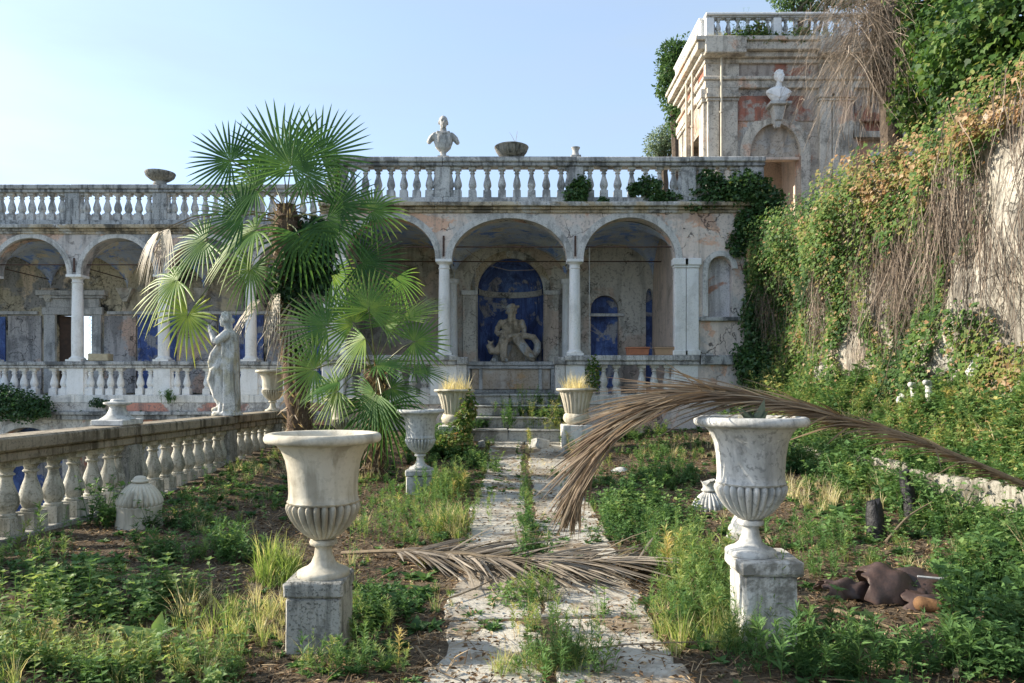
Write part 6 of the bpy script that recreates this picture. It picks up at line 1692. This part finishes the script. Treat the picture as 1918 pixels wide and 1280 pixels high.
ivy('big dark ivy mass hanging over the right end of the terrace balustrade', [E(1400,355,D_-.1,.62,.3,.42),E(1350,365,D_,.6,.2,.32),E(1440,385,D_-.15,.42,.3,.42),E(1330,335,D_,.3,.16,.2),E(1400,415,D_-.1,.3,.2,.35),E(1380,455,D_,.22,.16,.3),E(1300,385,D_,.3,.14,.12)], 6500, .08, .55)
ivy('dark creeper curtain down the corner where loggia meets the retaining wall', [E(1418,480,D_-.2,.25,.3,.8),E(1412,600,D_-.2,.26,.3,.9),E(1405,680,D_-.3,.4,.4,.5),E(1440,690,D_-.6,.45,.4,.6)], 6500, .08, .55, group='creepers on the wall')
ivy('bright green ivy mound on top of the wall in the upper right corner', [E(1850,80,9.6,.75,1.0,.55),E(1920,60,9.2,.9,1.0,.75),E(1800,120,10.2,.5,.8,.45),E(1890,140,9.3,.5,.6,.5),E(1780,60,10.8,.6,.8,.6),E(1990,0,8.8,.9,1,1)], 9000, .095, .40, 'ivy', .8, group='creepers on the wall')
ivy('loose ivy strands hanging in front of the belvedere arch', [E(1705,90,11.6,.16,.3,.95),E(1735,160,11.6,.16,.3,.9),E(1690,190,11.8,.2,.3,.4),E(1760,40,11.4,.35,.5,.5),E(1720,230,11.8,.22,.3,.35),E(1775,170,11.2,.2,.3,.8),E(1750,-20,11.4,.7,.5,.5)], 3300, .09, .45, 'ivy', .9, group='creepers on the wall')
ivy('ivy wrapped round the trunk of the tall fan palm', [E(585,505,D1-.1,.42,.3,.5),E(560,570,D1-.1,.30,.28,.4),E(590,450,D1,.42,.3,.38),E(545,520,D1-.2,.32,.25,.5),E(560,640,D1-.05,.2,.22,.3)], 4200, .095, .30, 'ivy_dark', .5, group='ivy on the palms')
ivy('ivy running over the fluted planter left of the steps', [E(868,800,14.0,.17,.15,.5),E(880,765,14.1,.12,.12,.35),E(850,830,13.8,.4,.3,.2)], 1500, .07, .6, 'ivy', .5, group='creepers on the wall')
ivy('creeper and weeds tangled in the roof balustrade of the belvedere', [E(1390,72,YT-.25,.55,.22,.22),E(1450,76,YT-.25,.5,.22,.2),E(1500,70,YT-.25,.45,.22,.25),E(1420,60,YT-.25,.3,.2,.3)], 1700, .08, .55, 'ivy', .4, group='creepers on the wall')
ivy('round dark bush growing out of the ledge of the left wing', [E(30,760,YW-.45,.85,.4,.42),E(-20,745,YW-.4,.6,.4,.4),E(70,765,YW-.4,.4,.3,.25)], 4200, .07, .42, 'ivy_dark', .2, 'bush', 'bush', None)
q = NP(); n = 26; a_ = rng.normal(0,.07,(n,2)); pf = at(318,752,YW-.2); sow('longleaf', pf.x+a_[:,0], pf.y-.05+a_[:,1]*.6, np.full(n,pf.z-.05), rng.uniform(.8,1.3,n), np.full(n,.06), q); tag(q.build('fern', M['weed']), 'fern tuft sprouting from the ledge left of the statue', 'fern')
ivy('pale little plant on the ledge left of the pier', [E(186,755,YW-.2,.25,.12,.12)], 200, .07, .3, 'ivy_dark', .3, 'wall_plant', 'plant', None)
ivy('thin vine trailing beside the left pier of the terrace balustrade', [E(632,330,YF-.12,.05,.06,.55)], 220, .07, .5, 'ivy', .5, 'trailing_vine', 'vine', None)
ivy('little plant in front of the right parapet balusters', [E(1112,700,YF-.3,.18,.12,.4)], 420, .06, .55, 'ivy', .3, 'wall_plant', 'plant', None)

def tree(name, label, px, py, d, trunk_h, ells, n, size, tint, mat):
    p = at(px,py,d); t = empty(name, (p.x,p.y,p.z-trunk_h), label, 'tree')
    b = MB(); b.tube([(p.x,p.y,p.z-trunk_h),(p.x+.1,p.y,p.z-trunk_h*.4),(p.x,p.y,p.z+.3)], [.22,.17,.06], 9)
    for e in ells[:5]:
        b.tube([(p.x+.05,p.y,p.z-trunk_h*.4),(p.x*.5+e[0]*.5,p.y*.5+e[1]*.5,p.z*.5+e[2]*.5-.2),(e[0],e[1],e[2])], [.09,.06,.02], 6)
    b.build('trunk', M['bark'], t)
    q = NP(); leaf_cloud(q, ells, n, size, tint, .1, leaf_t(.5)); q.build('crown', M[mat], t)
    return t
tree('dark_tree', 'tall dark evergreen tree behind the left corner of the belvedere', 1262, 175, 26, 7, [E(1262,150,26,.5,.8,1.2),E(1250,130,26,.35,.6,.6),E(1268,200,26,.5,.7,.7),E(1258,100,26,.45,.6,.5),E(1275,110,26,.5,.6,.6),E(1245,160,26,.3,.5,.4),E(1280,230,26,.5,.6,.7)], 5200, .16, .45, 'tree')
tree('olive_tree', 'grey green olive tree left of the belvedere', 1240, 268, 28, 4, [E(1240,268,28,.65,.8,.55),E(1225,285,28,.35,.5,.4),E(1255,255,28,.5,.7,.5),E(1270,280,28,.6,.6,.5)], 3800, .12, .5, 'olive')
tree('dark_tree', 'dark leafy tree top above the roof of the belvedere', 1500, 0, 30, 10, [E(1490,8,30,.8,.9,.5),E(1540,-10,30,1.1,.9,.7),E(1470,-5,30,.6,.6,.4),E(1600,-20,30,1.2,1,.8)], 4200, .16, .5, 'tree')

# single plants that stand out
def plant(name, kind, px, py, label, h, n=1, sp=.03, toff=0, cat='weed'):
    x0, y0 = G(px, py); q = NP(); a = rng.normal(0, sp, (n,2)); x, y = x0+a[:,0], y0+a[:,1]
    sow(kind, x, y, gz(x,y), np.full(n,h), np.full(n,toff), q); return tag(q.build(name, M['weed']), label, cat)
PR['stalk'] = [p_feather(1.0, .55)]; PR['bigdock'] = [p_rosette(.3, 6, .58, .34)]
plant('tall_weed', 'stalk', 1437, 1215, 'single tall flowering weed stalk in front of the big right urn', .98, 1, .0, -.03)
plant('dock_plant', 'bigdock', 285, 1215, 'broad leaved dock plant in the sunlit grass at lower left', 1.0)
plant('grass_seedhead', 'stalk', 668, 1170, 'thin dry weed stalk right of the grey pedestal', .68, 1, 0, .05)
